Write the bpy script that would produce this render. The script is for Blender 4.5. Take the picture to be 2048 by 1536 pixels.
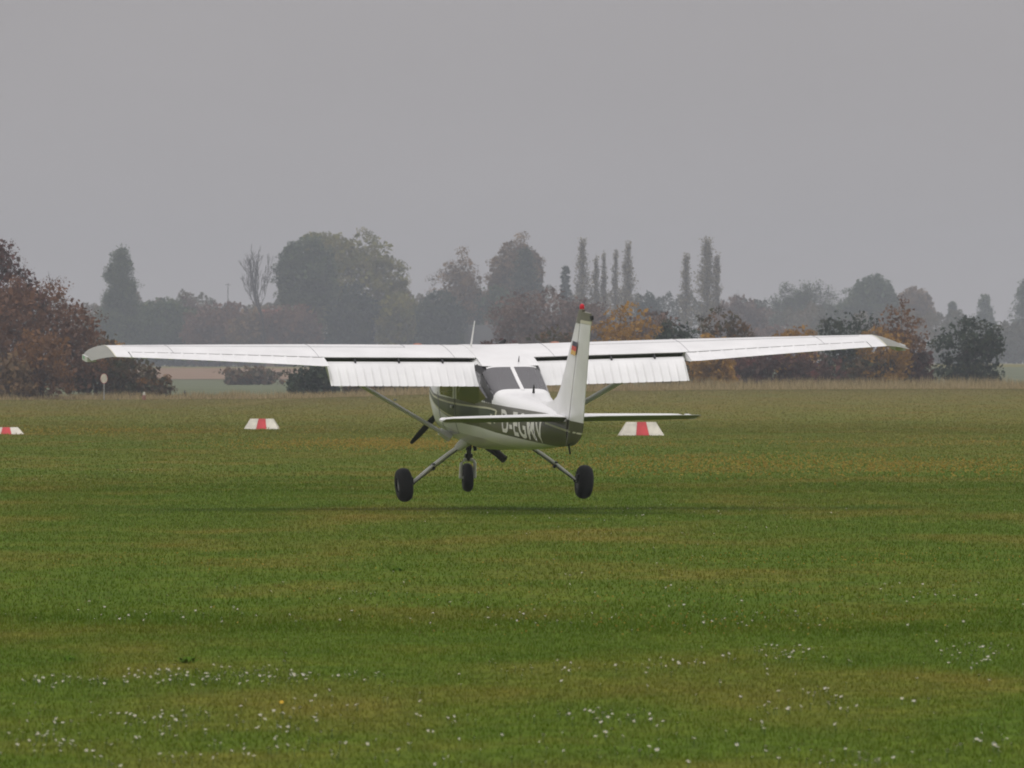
import bpy, bmesh, math, random
import numpy as np
from mathutils import Matrix, Vector

sc = bpy.context.scene
for o in list(bpy.data.objects):
    bpy.data.objects.remove(o, do_unlink=True)
C = sc.collection
R = math.radians

# ------------------------------------------------------------------ camera
F_PX = 21700.0          # focal length in pixels of a 2048 px wide picture
EYE = 1.7
HOR = 740.0             # row of the level line in the 2048x1536 picture
cd = bpy.data.cameras.new('camera')
cd.sensor_width = 36.0
cd.lens = 36.0 * F_PX / 2048.0
cd.clip_start = 0.5
cd.clip_end = 20000
cd.dof.use_dof = True
cd.dof.focus_distance = 136.0
cd.dof.aperture_fstop = 25.0
cam = bpy.data.objects.new('camera', cd)
C.objects.link(cam)
cam.location = (0, 0, EYE)
cam.rotation_euler = (math.pi / 2 - (768 - HOR) / F_PX, 0, 0)
sc.camera = cam

# ------------------------------------------------------------------ world (overcast)
SUN_EL, SUN_AZ = 62.0, 205.0      # azimuth: compass style, 180 = behind the camera
w = bpy.data.worlds.new('World')
sc.world = w
w.use_nodes = True
nt = w.node_tree
nt.nodes.clear()
wo = nt.nodes.new('ShaderNodeOutputWorld')
bg = nt.nodes.new('ShaderNodeBackground')
bg.inputs['Strength'].default_value = 0.1
sky = nt.nodes.new('ShaderNodeTexSky')
sky.sky_type = 'NISHITA'
sky.sun_disc = False
sky.sun_elevation = R(SUN_EL)
sky.sun_rotation = R(SUN_AZ)
sky.dust_density = 6.0
hs = nt.nodes.new('ShaderNodeHueSaturation')
hs.inputs['Saturation'].default_value = 0.10
hs.inputs['Value'].default_value = 0.5
nt.links.new(sky.outputs[0], hs.inputs['Color'])
tc = nt.nodes.new('ShaderNodeTexCoord')
sx = nt.nodes.new('ShaderNodeSeparateXYZ')
nt.links.new(tc.outputs['Generated'], sx.inputs[0])
mx = nt.nodes.new('ShaderNodeMath'); mx.operation = 'MAXIMUM'; mx.inputs[1].default_value = 0.0
nt.links.new(sx.outputs['Z'], mx.inputs[0])
ma = nt.nodes.new('ShaderNodeMath'); ma.operation = 'MULTIPLY_ADD'
ma.inputs[1].default_value = 2.0
nt.links.new(mx.outputs[0], ma.inputs[0])
# mist brightens the sky a little towards the horizon
e1 = nt.nodes.new('ShaderNodeMath'); e1.operation = 'MULTIPLY'; e1.inputs[1].default_value = -40.0; nt.links.new(mx.outputs[0], e1.inputs[0])
e2 = nt.nodes.new('ShaderNodeMath'); e2.operation = 'EXPONENT'; nt.links.new(e1.outputs[0], e2.inputs[0])
e3 = nt.nodes.new('ShaderNodeMath'); e3.operation = 'MULTIPLY_ADD'; e3.inputs[1].default_value = 0.32; e3.inputs[2].default_value = 0.86
nt.links.new(e2.outputs[0], e3.inputs[0]); nt.links.new(e3.outputs[0], ma.inputs[2])
# soft uneven cloud base
nz = nt.nodes.new('ShaderNodeTexNoise'); nz.inputs['Scale'].default_value = 22.0; nz.inputs['Detail'].default_value = 3.0
mp = nt.nodes.new('ShaderNodeMapping'); mp.inputs['Scale'].default_value = (1, 1, 3)
nt.links.new(tc.outputs['Generated'], mp.inputs[0]); nt.links.new(mp.outputs[0], nz.inputs['Vector'])
nm = nt.nodes.new('ShaderNodeMath'); nm.operation = 'MULTIPLY_ADD'; nm.inputs[1].default_value = 0.10; nm.inputs[2].default_value = 0.95
nt.links.new(nz.outputs['Fac'], nm.inputs[0])
mm = nt.nodes.new('ShaderNodeMath'); mm.operation = 'MULTIPLY'
nt.links.new(ma.outputs[0], mm.inputs[0]); nt.links.new(nm.outputs[0], mm.inputs[1])
vm = nt.nodes.new('ShaderNodeVectorMath'); vm.operation = 'SCALE'
vm.inputs[0].default_value = (4.20, 4.01, 4.08)
nt.links.new(mm.outputs[0], vm.inputs['Scale'])
mix = nt.nodes.new('ShaderNodeMix'); mix.data_type = 'RGBA'; mix.inputs[0].default_value = 0.9
nt.links.new(hs.outputs[0], mix.inputs[6]); nt.links.new(vm.outputs[0], mix.inputs[7])
nt.links.new(mix.outputs[2], bg.inputs['Color'])
nt.links.new(bg.outputs[0], wo.inputs['Surface'])

sun = bpy.data.lights.new('sun', 'SUN')
sun.energy = 1.15
sun.angle = R(27)
sun.color = (1.0, 0.985, 0.965)
so = bpy.data.objects.new('sun', sun)
C.objects.link(so)
so.location = (0, 100, 80)
so.rotation_euler = (R(90 - SUN_EL), 0, R(180 - SUN_AZ) )

sc.view_settings.view_transform = 'Standard'
sc.view_settings.look = 'None'
sc.view_settings.exposure = 0.0
sc.view_settings.gamma = 1.0
sc.view_settings.use_curve_mapping = False
sc.render.engine = 'CYCLES'
sc.cycles.use_denoising = True
sc.cycles.max_bounces = 4
sc.cycles.diffuse_bounces = 2
sc.cycles.glossy_bounces = 2
sc.cycles.transmission_bounces = 2
sc.cycles.volume_bounces = 0
sc.cycles.filter_width = 1.9

# ------------------------------------------------------------------ helpers
class MB:
    """collects shapes and links them as ONE mesh object"""
    def __init__(s): s.v = []; s.f = []; s.m = []
    def add(s, vs, fs, mi=0):
        b = len(s.v); s.v += [tuple(map(float, p)) for p in vs]
        s.f += [tuple(i + b for i in q) for q in fs]; s.m += [mi] * len(fs)
    def loft(s, rings, closed=True, cap0=True, cap1=True, mi=0):
        n = len(rings[0]); vs = [p for r in rings for p in r]; fs = []
        for a in range(len(rings) - 1):
            for i in range(n if closed else n - 1):
                j = (i + 1) % n
                fs.append((a*n+i, a*n+j, (a+1)*n+j, (a+1)*n+i))
        if cap0: fs.append(tuple(range(n))[::-1])
        if cap1: fs.append(tuple((len(rings)-1)*n + i for i in range(n)))
        s.add(vs, fs, mi)
    def tube(s, pts, rad, n=8, sx=1.0, mi=0, up=None):
        pts = [Vector(p) for p in pts]
        if not hasattr(rad, '__len__'): rad = [rad] * len(pts)
        rings = []
        for k, p in enumerate(pts):
            d = (pts[min(k+1, len(pts)-1)] - pts[max(k-1, 0)]).normalized()
            u = Vector(up) if up else (Vector((0, 0, 1)) if abs(d.z) < .9 else Vector((1, 0, 0)))
            a = d.cross(u).normalized(); b = a.cross(d).normalized()
            rings.append([p + a*math.cos(t)*rad[k]*sx + b*math.sin(t)*rad[k] for t in [2*math.pi*i/n for i in range(n)]])
        s.loft(rings, mi=mi)
    def box(s, c, d, rot=None, mi=0):
        c = Vector(c); vs = []
        for x in (-1, 1):
            for y in (-1, 1):
                for z in (-1, 1):
                    p = Vector((x*d[0]/2, y*d[1]/2, z*d[2]/2))
                    if rot is not None: p = rot @ p
                    vs.append(c + p)
        s.add(vs, [(0,1,3,2),(4,6,7,5),(0,4,5,1),(2,3,7,6),(0,2,6,4),(1,5,7,3)], mi)
    def lathe_x(s, c, prof, n=32, mi=0):
        """prof: list of (x offset, radius), spun about the x axis through c"""
        rings = []
        for k in range(n):
            t = 2*math.pi*k/n
            rings.append([(c[0]+x, c[1]+r*math.cos(t), c[2]+r*math.sin(t)) for x, r in prof])
        rings.append(rings[0])
        s.loft(rings, closed=False, cap0=False, cap1=False, mi=mi)
    def lathe_y(s, c, prof, n=28, mi=0):
        rings = []
        for k in range(n):
            t = 2*math.pi*k/n
            rings.append([(c[0]+r*math.cos(t), c[1]+y, c[2]+r*math.sin(t)) for y, r in prof])
        rings.append(rings[0])
        s.loft(rings, closed=False, cap0=False, cap1=False, mi=mi)
    def build(s, name, mats, parent=None, smooth=True, loc=None, angle=40):
        me = bpy.data.meshes.new(name)
        me.from_pydata(s.v, [], s.f)
        mats = mats if isinstance(mats, (list, tuple)) else [mats]
        for m in mats: me.materials.append(m)
        me.polygons.foreach_set('material_index', s.m)
        bm = bmesh.new(); bm.from_mesh(me)
        bmesh.ops.remove_doubles(bm, verts=bm.verts, dist=1e-5)
        bmesh.ops.recalc_face_normals(bm, faces=bm.faces)
        bm.to_mesh(me); bm.free()
        if smooth:
            me.polygons.foreach_set('use_smooth', [True]*len(me.polygons))
            me.set_sharp_from_angle(angle=R(angle))
        o = bpy.data.objects.new(name, me); C.objects.link(o)
        if parent is not None: o.parent = parent
        if loc is not None: o.location = loc
        return o

def np_mesh(name, verts, faces_flat, nper, mats, attrs=None, parent=None, midx=None, smooth=False):
    """fast mesh: all faces have nper corners"""
    me = bpy.data.meshes.new(name)
    nv = len(verts); nf = len(faces_flat)//nper
    me.vertices.add(nv); me.vertices.foreach_set('co', np.asarray(verts, np.float32).ravel())
    me.loops.add(nf*nper); me.loops.foreach_set('vertex_index', np.asarray(faces_flat, np.int32))
    me.polygons.add(nf)
    me.polygons.foreach_set('loop_start', np.arange(nf, dtype=np.int32)*nper)
    for m in (mats if isinstance(mats, (list, tuple)) else [mats]): me.materials.append(m)
    if midx is not None: me.polygons.foreach_set('material_index', np.asarray(midx, np.int32))
    me.update(calc_edges=True)
    if attrs:
        for k, a in attrs.items():
            at = me.attributes.new(k, 'FLOAT', 'POINT'); at.data.foreach_set('value', np.asarray(a, np.float32))
    if smooth: me.polygons.foreach_set('use_smooth', [True]*nf)
    o = bpy.data.objects.new(name, me); C.objects.link(o)
    if parent is not None: o.parent = parent
    return o

def tag(o, label=None, cat=None, group=None, kind=None):
    if label: o['label'] = label
    if cat: o['category'] = cat
    if group: o['group'] = group
    if kind: o['kind'] = kind
    return o

def empty(name, loc, rz=0):
    o = bpy.data.objects.new(name, None); C.objects.link(o)
    o.location = loc; o.rotation_euler = (0, 0, rz); o.empty_display_size = .2
    return o

# ------------------------------------------------------------------ materials
def pmat(name, col, rough=.5, metal=0, spec=.5, noise=0.0, nscale=6.0, coat=0.0, bump=0.0, bscale=40.0):
    m = bpy.data.materials.new(name); m.use_nodes = True
    n = m.node_tree.nodes; l = m.node_tree.links; b = n['Principled BSDF']
    b.inputs['Base Color'].default_value = (*col, 1); b.inputs['Roughness'].default_value = rough
    b.inputs['Metallic'].default_value = metal; b.inputs['Specular IOR Level'].default_value = spec
    b.inputs['Coat Weight'].default_value = coat
    t = n.new('ShaderNodeTexCoord')
    if noise > 0:
        z = n.new('ShaderNodeTexNoise'); z.inputs['Scale'].default_value = nscale; z.inputs['Detail'].default_value = 5
        l.new(t.outputs['Object'], z.inputs['Vector'])
        r = n.new('ShaderNodeMapRange'); r.inputs['From Min'].default_value = .3; r.inputs['From Max'].default_value = .7
        r.inputs['To Min'].default_value = 1-noise; r.inputs['To Max'].default_value = 1+noise*.5
        l.new(z.outputs['Fac'], r.inputs['Value'])
        v = n.new('ShaderNodeVectorMath'); v.operation = 'SCALE'; v.inputs[0].default_value = col
        l.new(r.outputs[0], v.inputs['Scale']); l.new(v.outputs[0], b.inputs['Base Color'])
    if bump > 0:
        z2 = n.new('ShaderNodeTexNoise'); z2.inputs['Scale'].default_value = bscale; z2.inputs['Detail'].default_value = 4
        l.new(t.outputs['Object'], z2.inputs['Vector'])
        bp = n.new('ShaderNodeBump'); bp.inputs['Strength'].default_value = bump
        l.new(z2.outputs['Fac'], bp.inputs['Height']); l.new(bp.outputs[0], b.inputs['Normal'])
    return m

def math_node(nt, op, a, b=None, c=None):
    n = nt.nodes.new('ShaderNodeMath'); n.operation = op
    for i, v in enumerate((a, b, c)):
        if v is None: continue
        if isinstance(v, (int, float)): n.inputs[i].default_value = v
        else: nt.links.new(v, n.inputs[i])
    return n.outputs[0]

def mixcol(nt, fac, a, b):
    n = nt.nodes.new('ShaderNodeMix'); n.data_type = 'RGBA'
    for i, v in ((0, fac), (6, a), (7, b)):
        if isinstance(v, tuple): n.inputs[i].default_value = (*v, 1)
        elif isinstance(v, (int, float)): n.inputs[i].default_value = v
        else: nt.links.new(v, n.inputs[i])
    return n.outputs[2]

WHITE = (.79, .79, .785)
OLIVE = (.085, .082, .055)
DKGREEN = (.026, .042, .024)
CREAM = (.62, .60, .46)
M = {}
M['white'] = pmat('white_paint', WHITE, .36, noise=.09, nscale=2.6, coat=.15)
M['tip'] = pmat('tip_paint', (.21, .215, .18), .4, noise=.1, nscale=5)
M['olive'] = pmat('olive_paint', OLIVE, .35, coat=.2)
M['cap'] = pmat('cap_paint', (.16, .155, .11), .4)
M['cream'] = pmat('cream_stripe', CREAM, .4)
M['letters'] = pmat('letter_white', (.74, .73, .68), .4)
M['black'] = pmat('black_rubber', (.012, .012, .013), .75, noise=.3, nscale=30, bump=.2, bscale=90)
M['dark'] = pmat('dark_metal', (.03, .03, .032), .5, metal=.3)
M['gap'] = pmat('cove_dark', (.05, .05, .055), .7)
M['alu'] = pmat('bare_metal', (.45, .46, .46), .38, metal=.8)
M['leg'] = pmat('leg_paint', (.82, .82, .80), .4)
M['strut'] = pmat('strut_paint', (.80, .81, .80), .35)
M['exhaust'] = pmat('burnt_steel', (.05, .042, .035), .65, metal=.5, noise=.3, nscale=20)
M['red_lens'] = pmat('red_lens', (.62, .012, .03), .2)
M['clear_lens'] = pmat('clear_lens', (.72, .74, .70), .15)
M['green_lens'] = pmat('green_lens', (.25, .55, .35), .2)
M['cloth'] = pmat('cabin_cloth', (.09, .085, .08), .9)
M['f_black'] = pmat('flag_black', (.02, .02, .05), .5)
M['f_red'] = pmat('flag_red', (.6, .05, .03), .5)
M['f_gold'] = pmat('flag_gold', (.72, .42, .08), .5)
M['seam'] = pmat('seam_grey', (.33, .33, .34), .6)
M['cap_red'] = pmat('fuel_cap_paint', (.35, .12, .06), .5)

def glass_mat():
    m = bpy.data.materials.new('cabin_glass'); m.use_nodes = True
    n = m.node_tree.nodes; l = m.node_tree.links; n.clear()
    o = n.new('ShaderNodeOutputMaterial'); t = n.new('ShaderNodeBsdfTransparent'); g = n.new('ShaderNodeBsdfGlossy')
    t.inputs['Color'].default_value = (.42, .42, .43, 1); g.inputs['Roughness'].default_value = .04
    g.inputs['Color'].default_value = (.9, .9, .92, 1)
    f = n.new('ShaderNodeFresnel'); f.inputs['IOR'].default_value = 1.5
    x = n.new('ShaderNodeMixShader')
    l.new(math_node(m.node_tree, 'MULTIPLY_ADD', f.outputs[0], .9, .13), x.inputs[0])
    l.new(t.outputs[0], x.inputs[1]); l.new(g.outputs[0], x.inputs[2]); l.new(x.outputs[0], o.inputs['Surface'])
    return m
M['glass'] = glass_mat()

# ------------------------------------------------------------------ terrain
def terrain(y, x=-100.0):
    y = np.asarray(y, float)
    t = np.clip((y - 1150) / 450, 0, 1)
    t2 = np.clip((y - 1600) / 1700, 0, 1)
    a = np.interp(x, [-13, -1, 11, 26, 120], [0, .37, .48, .51, .55]); t3 = np.clip((y - 340) / 310, 0, 1)
    return 1.85 * t*t*(3-2*t) + 1.3 * t2 + a * t3*t3*(3-2*t3)

EDGE = [(-400, 560), (-60, 604), (-29, 615), (-13, 640), (-1, 645), (11, 660), (26, 680), (70, 700), (400, 760)]
def edge_d(x): return np.interp(x, [p[0] for p in EDGE], [p[1] for p in EDGE])

def grass_color(nt, dry_bias=0.0, add_tint=False):
    """turf colour from the world position: green, dull and straw patches, lightened with distance for lit blade tips"""
    geo = nt.nodes.new('ShaderNodeNewGeometry')
    sp = nt.nodes.new('ShaderNodeSeparateXYZ'); nt.links.new(geo.outputs['Position'], sp.inputs[0])
    def noise(scale, detail, off):
        mp = nt.nodes.new('ShaderNodeMapping'); mp.inputs['Scale'].default_value = scale; mp.inputs['Location'].default_value = off
        nt.links.new(geo.outputs['Position'], mp.inputs[0])
        z = nt.nodes.new('ShaderNodeTexNoise'); z.inputs['Scale'].default_value = 1; z.inputs['Detail'].default_value = detail
        nt.links.new(mp.outputs[0], z.inputs['Vector']); return z.outputs['Fac']
    def ramp(v, a, b, lo=0., hi=1.):
        r = nt.nodes.new('ShaderNodeMapRange'); r.interpolation_type = 'SMOOTHSTEP'
        r.inputs['From Min'].default_value = a; r.inputs['From Max'].default_value = b
        r.inputs['To Min'].default_value = lo; r.inputs['To Max'].default_value = hi
        nt.links.new(v, r.inputs['Value']); return r.outputs[0]
    n1 = noise((.42, .10, 0), 4, (3.1, 1.7, 0))
    n2 = noise((.9, .35, 0), 5, (8.3, 4.4, 0))
    n3 = noise((.13, .022, 0), 3, (1.2, 9.1, 0))
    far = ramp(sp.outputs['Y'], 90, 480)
    g = mixcol(nt, ramp(n2, .35, .65), (.074, .126, .005), (.092, .140, .007))
    dry = math_node(nt, 'ADD', math_node(nt, 'MULTIPLY', ramp(n1, .44, .72), .62), math_node(nt, 'MULTIPLY', ramp(n2, .5, .75), .3))
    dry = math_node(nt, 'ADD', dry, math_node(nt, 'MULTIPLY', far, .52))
    dry = math_node(nt, 'ADD', dry, math_node(nt, 'MULTIPLY_ADD', n3, .8, -.42))
    dry = math_node(nt, 'MINIMUM', math_node(nt, 'MAXIMUM', math_node(nt, 'ADD', dry, dry_bias), 0.), 1.)
    g = mixcol(nt, math_node(nt, 'MULTIPLY', far, .6), g, (.130, .165, .024))  # distant turf lightened in colour, standing in for lit blade tips
    c = mixcol(nt, dry, g, (.185, .148, .024))
    vf = ramp(sp.outputs['Y'], 330, 640)
    c = mixcol(nt, math_node(nt, 'MULTIPLY', vf, .36), c, (.215, .17, .075))
    # beyond the airfield edge: green meadow
    return c, sp, noise, ramp

def ground_mat():
    m = bpy.data.materials.new('turf_ground'); m.use_nodes = True
    nt = m.node_tree; b = nt.nodes['Principled BSDF']
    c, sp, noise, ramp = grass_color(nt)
    fine = noise((9, 2.2, 0), 4, (0, 0, 0))
    sc_ = nt.nodes.new('ShaderNodeVectorMath'); sc_.operation = 'SCALE'
    nt.links.new(c, sc_.inputs[0]); nt.links.new(ramp(fine, .3, .7, .72, 1.12), sc_.inputs['Scale'])
    nt.links.new(sc_.outputs[0], b.inputs['Base Color'])
    b.inputs['Roughness'].default_value = 1; b.inputs['Specular IOR Level'].default_value = .1
    bp = nt.nodes.new('ShaderNodeBump'); bp.inputs['Strength'].default_value = .5; bp.inputs['Distance'].default_value = .03
    nt.links.new(noise((30, 30, 0), 4, (0, 0, 0)), bp.inputs['Height']); nt.links.new(bp.outputs[0], b.inputs['Normal'])
    return m

def blade_mat(name, dry_bias=0., straw=None):
    m = bpy.data.materials.new(name); m.use_nodes = True
    nt = m.node_tree; b = nt.nodes['Principled BSDF']
    at = nt.nodes.new('ShaderNodeAttribute'); at.attribute_name = 'tint'
    if straw is None:
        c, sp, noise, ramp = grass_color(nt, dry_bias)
        s = nt.nodes.new('ShaderNodeVectorMath'); s.operation = 'SCALE'
        nt.links.new(c, s.inputs[0])
        nt.links.new(math_node(nt, 'MULTIPLY_ADD', at.outputs['Fac'], .36, .88), s.inputs['Scale'])
        col = s.outputs[0]
        col = mixcol(nt, math_node(nt, 'MULTIPLY', math_node(nt, 'GREATER_THAN', at.outputs['Fac'], .93), .6), col, (.20, .16, .06))
    else:
        col = mixcol(nt, at.outputs['Fac'], straw[0], straw[1])
    nt.links.new(col, b.inputs['Base Color'])
    b.inputs['Roughness'].default_value = .7; b.inputs['Specular IOR Level'].default_value = .06
    tr = nt.nodes.new('ShaderNodeBsdfTranslucent'); nt.links.new(col, tr.inputs['Color'])
    ms = nt.nodes.new('ShaderNodeMixShader'); ms.inputs[0].default_value = .45
    out = nt.nodes['Material Output']
    nt.links.new(b.outputs[0], ms.inputs[1]); nt.links.new(tr.outputs[0], ms.inputs[2]); nt.links.new(ms.outputs[0], out.inputs['Surface'])
    return m

rng = np.random.default_rng(7)

# ground sheet: fine rows near, coarse far
ys = np.concatenate([np.arange(-60, 320, 55.), np.arange(320, 700, 20.), np.arange(700, 1150, 50.), np.arange(1150, 1650, 20.), np.arange(1650, 3251, 100.)])
xs = np.concatenate([np.linspace(-640, -60, 12), np.linspace(-50, 60, 45), np.linspace(80, 640, 12)])
gv = np.array([(x, y, float(terrain(y, x))) for y in ys for x in xs])
nx = len(xs)
gf = np.array([(j*nx+i, j*nx+i+1, (j+1)*nx+i+1, (j+1)*nx+i) for j in range(len(ys)-1) for i in range(nx-1)]).ravel()
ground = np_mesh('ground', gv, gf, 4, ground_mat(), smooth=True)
tag(ground, 'mown grass airfield stretching to the hedges', kind='structure')

def sheet(name, poly_lo, poly_hi, y0, y1, mat, lift, label):
    yy = np.linspace(y0, y1, 24); v = []; f = []
    for y in yy:
        t = (y-y0)/(y1-y0)
        xa = poly_lo[0] + (poly_lo[1]-poly_lo[0])*t; xb = poly_hi[0] + (poly_hi[1]-poly_hi[0])*t
        for k in range(9): v.append((xa+(xb-xa)*k/8, y, float(terrain(y))+lift))
    for j in range(23):
        for i in range(8): f += [j*9+i, j*9+i+1, (j+1)*9+i+1, (j+1)*9+i]
    o = np_mesh(name, v, f, 4, mat, smooth=True)
    return tag(o, label, kind='structure')
M['meadow'] = pmat('meadow_green', (.125, .14, .075), 1, spec=.1, noise=.25, nscale=.06)
M['plough'] = pmat('ploughed_soil', (.25, .17, .115), 1, spec=.1, noise=.2, nscale=.15)
def meadow():
    xs_ = np.linspace(-330, 330, 67); v = []; f = []
    for x in xs_:
        e = float(edge_d(x))+8
        for k in range(15):
            y = e+(1480-e)*k/14; v.append((x, y, float(terrain(y, x))+.03+.03*k/14))
    for i in range(66):
        for k in range(14): f += [i*15+k, (i+1)*15+k, (i+1)*15+k+1, i*15+k+1]
    tag(np_mesh('meadow', v, f, 4, M['meadow'], smooth=True), 'green meadow beyond the airfield edge', kind='structure')
meadow()
sheet('ploughed_field', (-95, -105), (-20, -20), 1300, 1585, M['plough'], .12, 'bare brown ploughed field behind the meadow')

# ------------------------------------------------------------------ turf blades
def blades(n, y0, y1, margin, h, wd, seed, simple=False, fade=0.0):
    r = np.random.default_rng(seed)
    a1 = y1*.0472+margin
    y = y0 + (y1-y0)*r.random(int(n*1.9)); half = y*.0472+margin
    keep = r.random(len(y)) < half/a1
    if fade: keep &= r.random(len(y)) < np.clip((y1-y)/fade, 0, 1)
    y = y[keep][:n]; half = half[keep][:n]
    x = (r.random(len(y))*2-1)*half
    k = y < edge_d(x)+6; x = x[k]; y = y[k]; n = len(y)
    fld = .5+.25*np.sin(x*1.7+np.sin(y*.6)*2)+.25*np.sin(y*.9+x*.8)
    hh = h*(.55+.6*r.random(n)+.35*fld); ww = wd*(.6+.8*r.random(n))
    az = r.random(n)*2*np.pi; lean = hh*(.15+.7*r.random(n)); la = r.random(n)*2*np.pi
    p = np.stack([x, y, terrain(y, x)], 1)
    d = np.stack([np.cos(az), np.sin(az), np.zeros(n)], 1)*ww[:, None]/2
    tip = p + np.stack([np.cos(la)*lean, np.sin(la)*lean, hh], 1)
    t = r.random(n); t = np.where(y > 180, .5+(t-.5)*np.clip(180/y, .25, 1), t)
    if simple:
        v = np.empty((n, 3, 3)); v[:, 0] = p-d; v[:, 1] = p+d; v[:, 2] = tip
        return v.reshape(-1, 3), np.arange(n*3), np.repeat(t, 3)
    mid = p + np.stack([np.cos(la)*lean*.3, np.sin(la)*lean*.3, hh*.6], 1)
    v = np.empty((n, 5, 3)); v[:, 0] = p-d; v[:, 1] = p+d; v[:, 2] = mid+d*.8; v[:, 3] = mid-d*.8; v[:, 4] = tip
    i = np.arange(n)[:, None]*5
    f = np.concatenate([i+np.array([[0, 1, 2]]), i+np.array([[0, 2, 3]]), i+np.array([[3, 2, 4]])], 1).ravel()
    return v.reshape(-1, 3), f, np.repeat(t, 5)
parts_ = [blades(260000, 41, 80, 2.5, .019, .0042, 1, True, 8), blades(260000, 70, 180, 3, .023, .0085, 2, True, 30), blades(170000, 150, 370, 4, .027, .019, 3, True, 80), blades(200000, 290, 720, 6, .032, .036, 4, True, 10)]
vv = []; ff = []; tt = []; off = 0
for v, f, t in parts_:
    vv.append(v); ff.append(f+off); tt.append(t); off += len(v)
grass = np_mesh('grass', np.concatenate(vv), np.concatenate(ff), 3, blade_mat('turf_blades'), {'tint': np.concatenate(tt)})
tag(grass, 'short green turf with dull straw patches', 'grass', kind='stuff')

# tall dry grass along the airfield edge
def edge_grass():
    r = np.random.default_rng(11); n = 110000
    x = r.uniform(-75, 85, n)
    dep = r.random(n)**1.3
    e = edge_d(x)
    y = e + dep*np.interp(x, [-40, -13, 0, 40], [14, 16, 26, 30])
    hb = np.interp(x, [-60, -13, 0, 20, 60], [.5, .5, .62, .78, .78])
    fld = .6+.4*np.sin(x*.9+np.sin(x*.37)*3)*np.sin(y*.21+x*.3)
    h = hb*(.25+.75*r.random(n)**1.5*1.2)*(.5+.7*fld)*np.clip(dep*5, .35, 1)
    ww = .022+.035*r.random(n)
    az = r.random(n)*2*np.pi; la = r.random(n)*2*np.pi; lean = h*.35*r.random(n)
    p = np.stack([x, y, terrain(y, x)], 1)
    d = np.stack([np.cos(az), np.sin(az), np.zeros(n)], 1)*ww[:, None]/2
    tip = p+np.stack([np.cos(la)*lean, np.sin(la)*lean, h], 1)
    v = np.empty((n, 3, 3)); v[:, 0] = p-d; v[:, 1] = p+d; v[:, 2] = tip
    o = np_mesh('tall_dry_grass', v.reshape(-1, 3), np.arange(n*3), 3, blade_mat('dry_blades', straw=((.22, .18, .07), (.56, .43, .24))), {'tint': np.repeat(r.random(n), 3)})
    tag(o, 'uncut straw coloured grass strip along the foot of the hedges', 'grass', kind='stuff')
edge_grass()

# fallen yellow leaves lying in drifts on the turf
def leaf_drift():
    r = np.random.default_rng(21)
    spec = [(-3.0, 249, 2.2, 12, 2400), (-1, 240, 2.4, 10, 1500), (2.5, 190, 2.0, 13, 900), (5.0, 196, 2.2, 15, 1500), (7.8, 188, 1.8, 12, 1000), (-13, 300, 5, 16, 1700), (9, 250, 4, 12, 500),
            (1.5, 80, 2.2, 5, 260), (3.2, 96, 2.4, 4, 420), (1.0, 72, 1.2, 3, 160), (-2.6, 95, 2.0, 3, 120)]
    P = []
    for cx, cy, sx_, sy_, n in spec:
        a = r.normal(size=(n, 2)); P.append(np.stack([cx+a[:, 0]*sx_*.8, cy+a[:, 1]*sy_*.8, .025+.03*r.random(n)], 1))
    P = np.concatenate(P); n = len(P)
    s = np.where(P[:, 1] > 150, .026, .010)*(0.7+.6*r.random(n))
    a = r.normal(size=(n, 3)); a[:, 2] *= .6; a /= np.linalg.norm(a, axis=1)[:, None]
    b = np.cross(a, r.normal(size=(n, 3))); b /= np.linalg.norm(b, axis=1)[:, None]
    v = np.empty((n, 4, 3)); v[:, 0] = P-a*s[:, None]; v[:, 1] = P+b*s[:, None]*.6; v[:, 2] = P+a*s[:, None]; v[:, 3] = P-b*s[:, None]*.6
    o = np_mesh('fallen_leaves', v.reshape(-1, 3), np.arange(n*4), 4, blade_mat('leaf_litter', straw=((.27, .19, .03), (.37, .28, .06))), {'tint': np.repeat(r.random(n), 4)})
    tag(o, 'yellow fallen leaves lying in loose drifts on the turf', 'leaves', kind='stuff')
leaf_drift()

# ------------------------------------------------------------------ the aeroplane
AX, AY, AZ = -.355, 133.0, 1.927
YAW, PITCH, ROLL = 12.2, 5.6, .8
BASE = Vector((0, -.7, -1.76))
rotm = (Matrix.Rotation(R(YAW), 4, 'Z') @ Matrix.Rotation(R(-ROLL), 4, 'Y') @ Matrix.Rotation(R(PITCH), 4, 'X'))
plane = empty('light_aircraft', Vector((AX, AY, AZ)) + (rotm.to_3x3() @ BASE))
plane.rotation_euler = rotm.to_euler('XYZ')
tag(plane, 'white and olive high-wing propeller aeroplane touching down with flaps lowered, registration D-EGMV', 'aeroplane')
SH = -BASE

def part(mb, name, mat, parent=plane, **k):
    return mb.build(name, mat, parent, loc=SH if parent is plane else None, **k)

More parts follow.
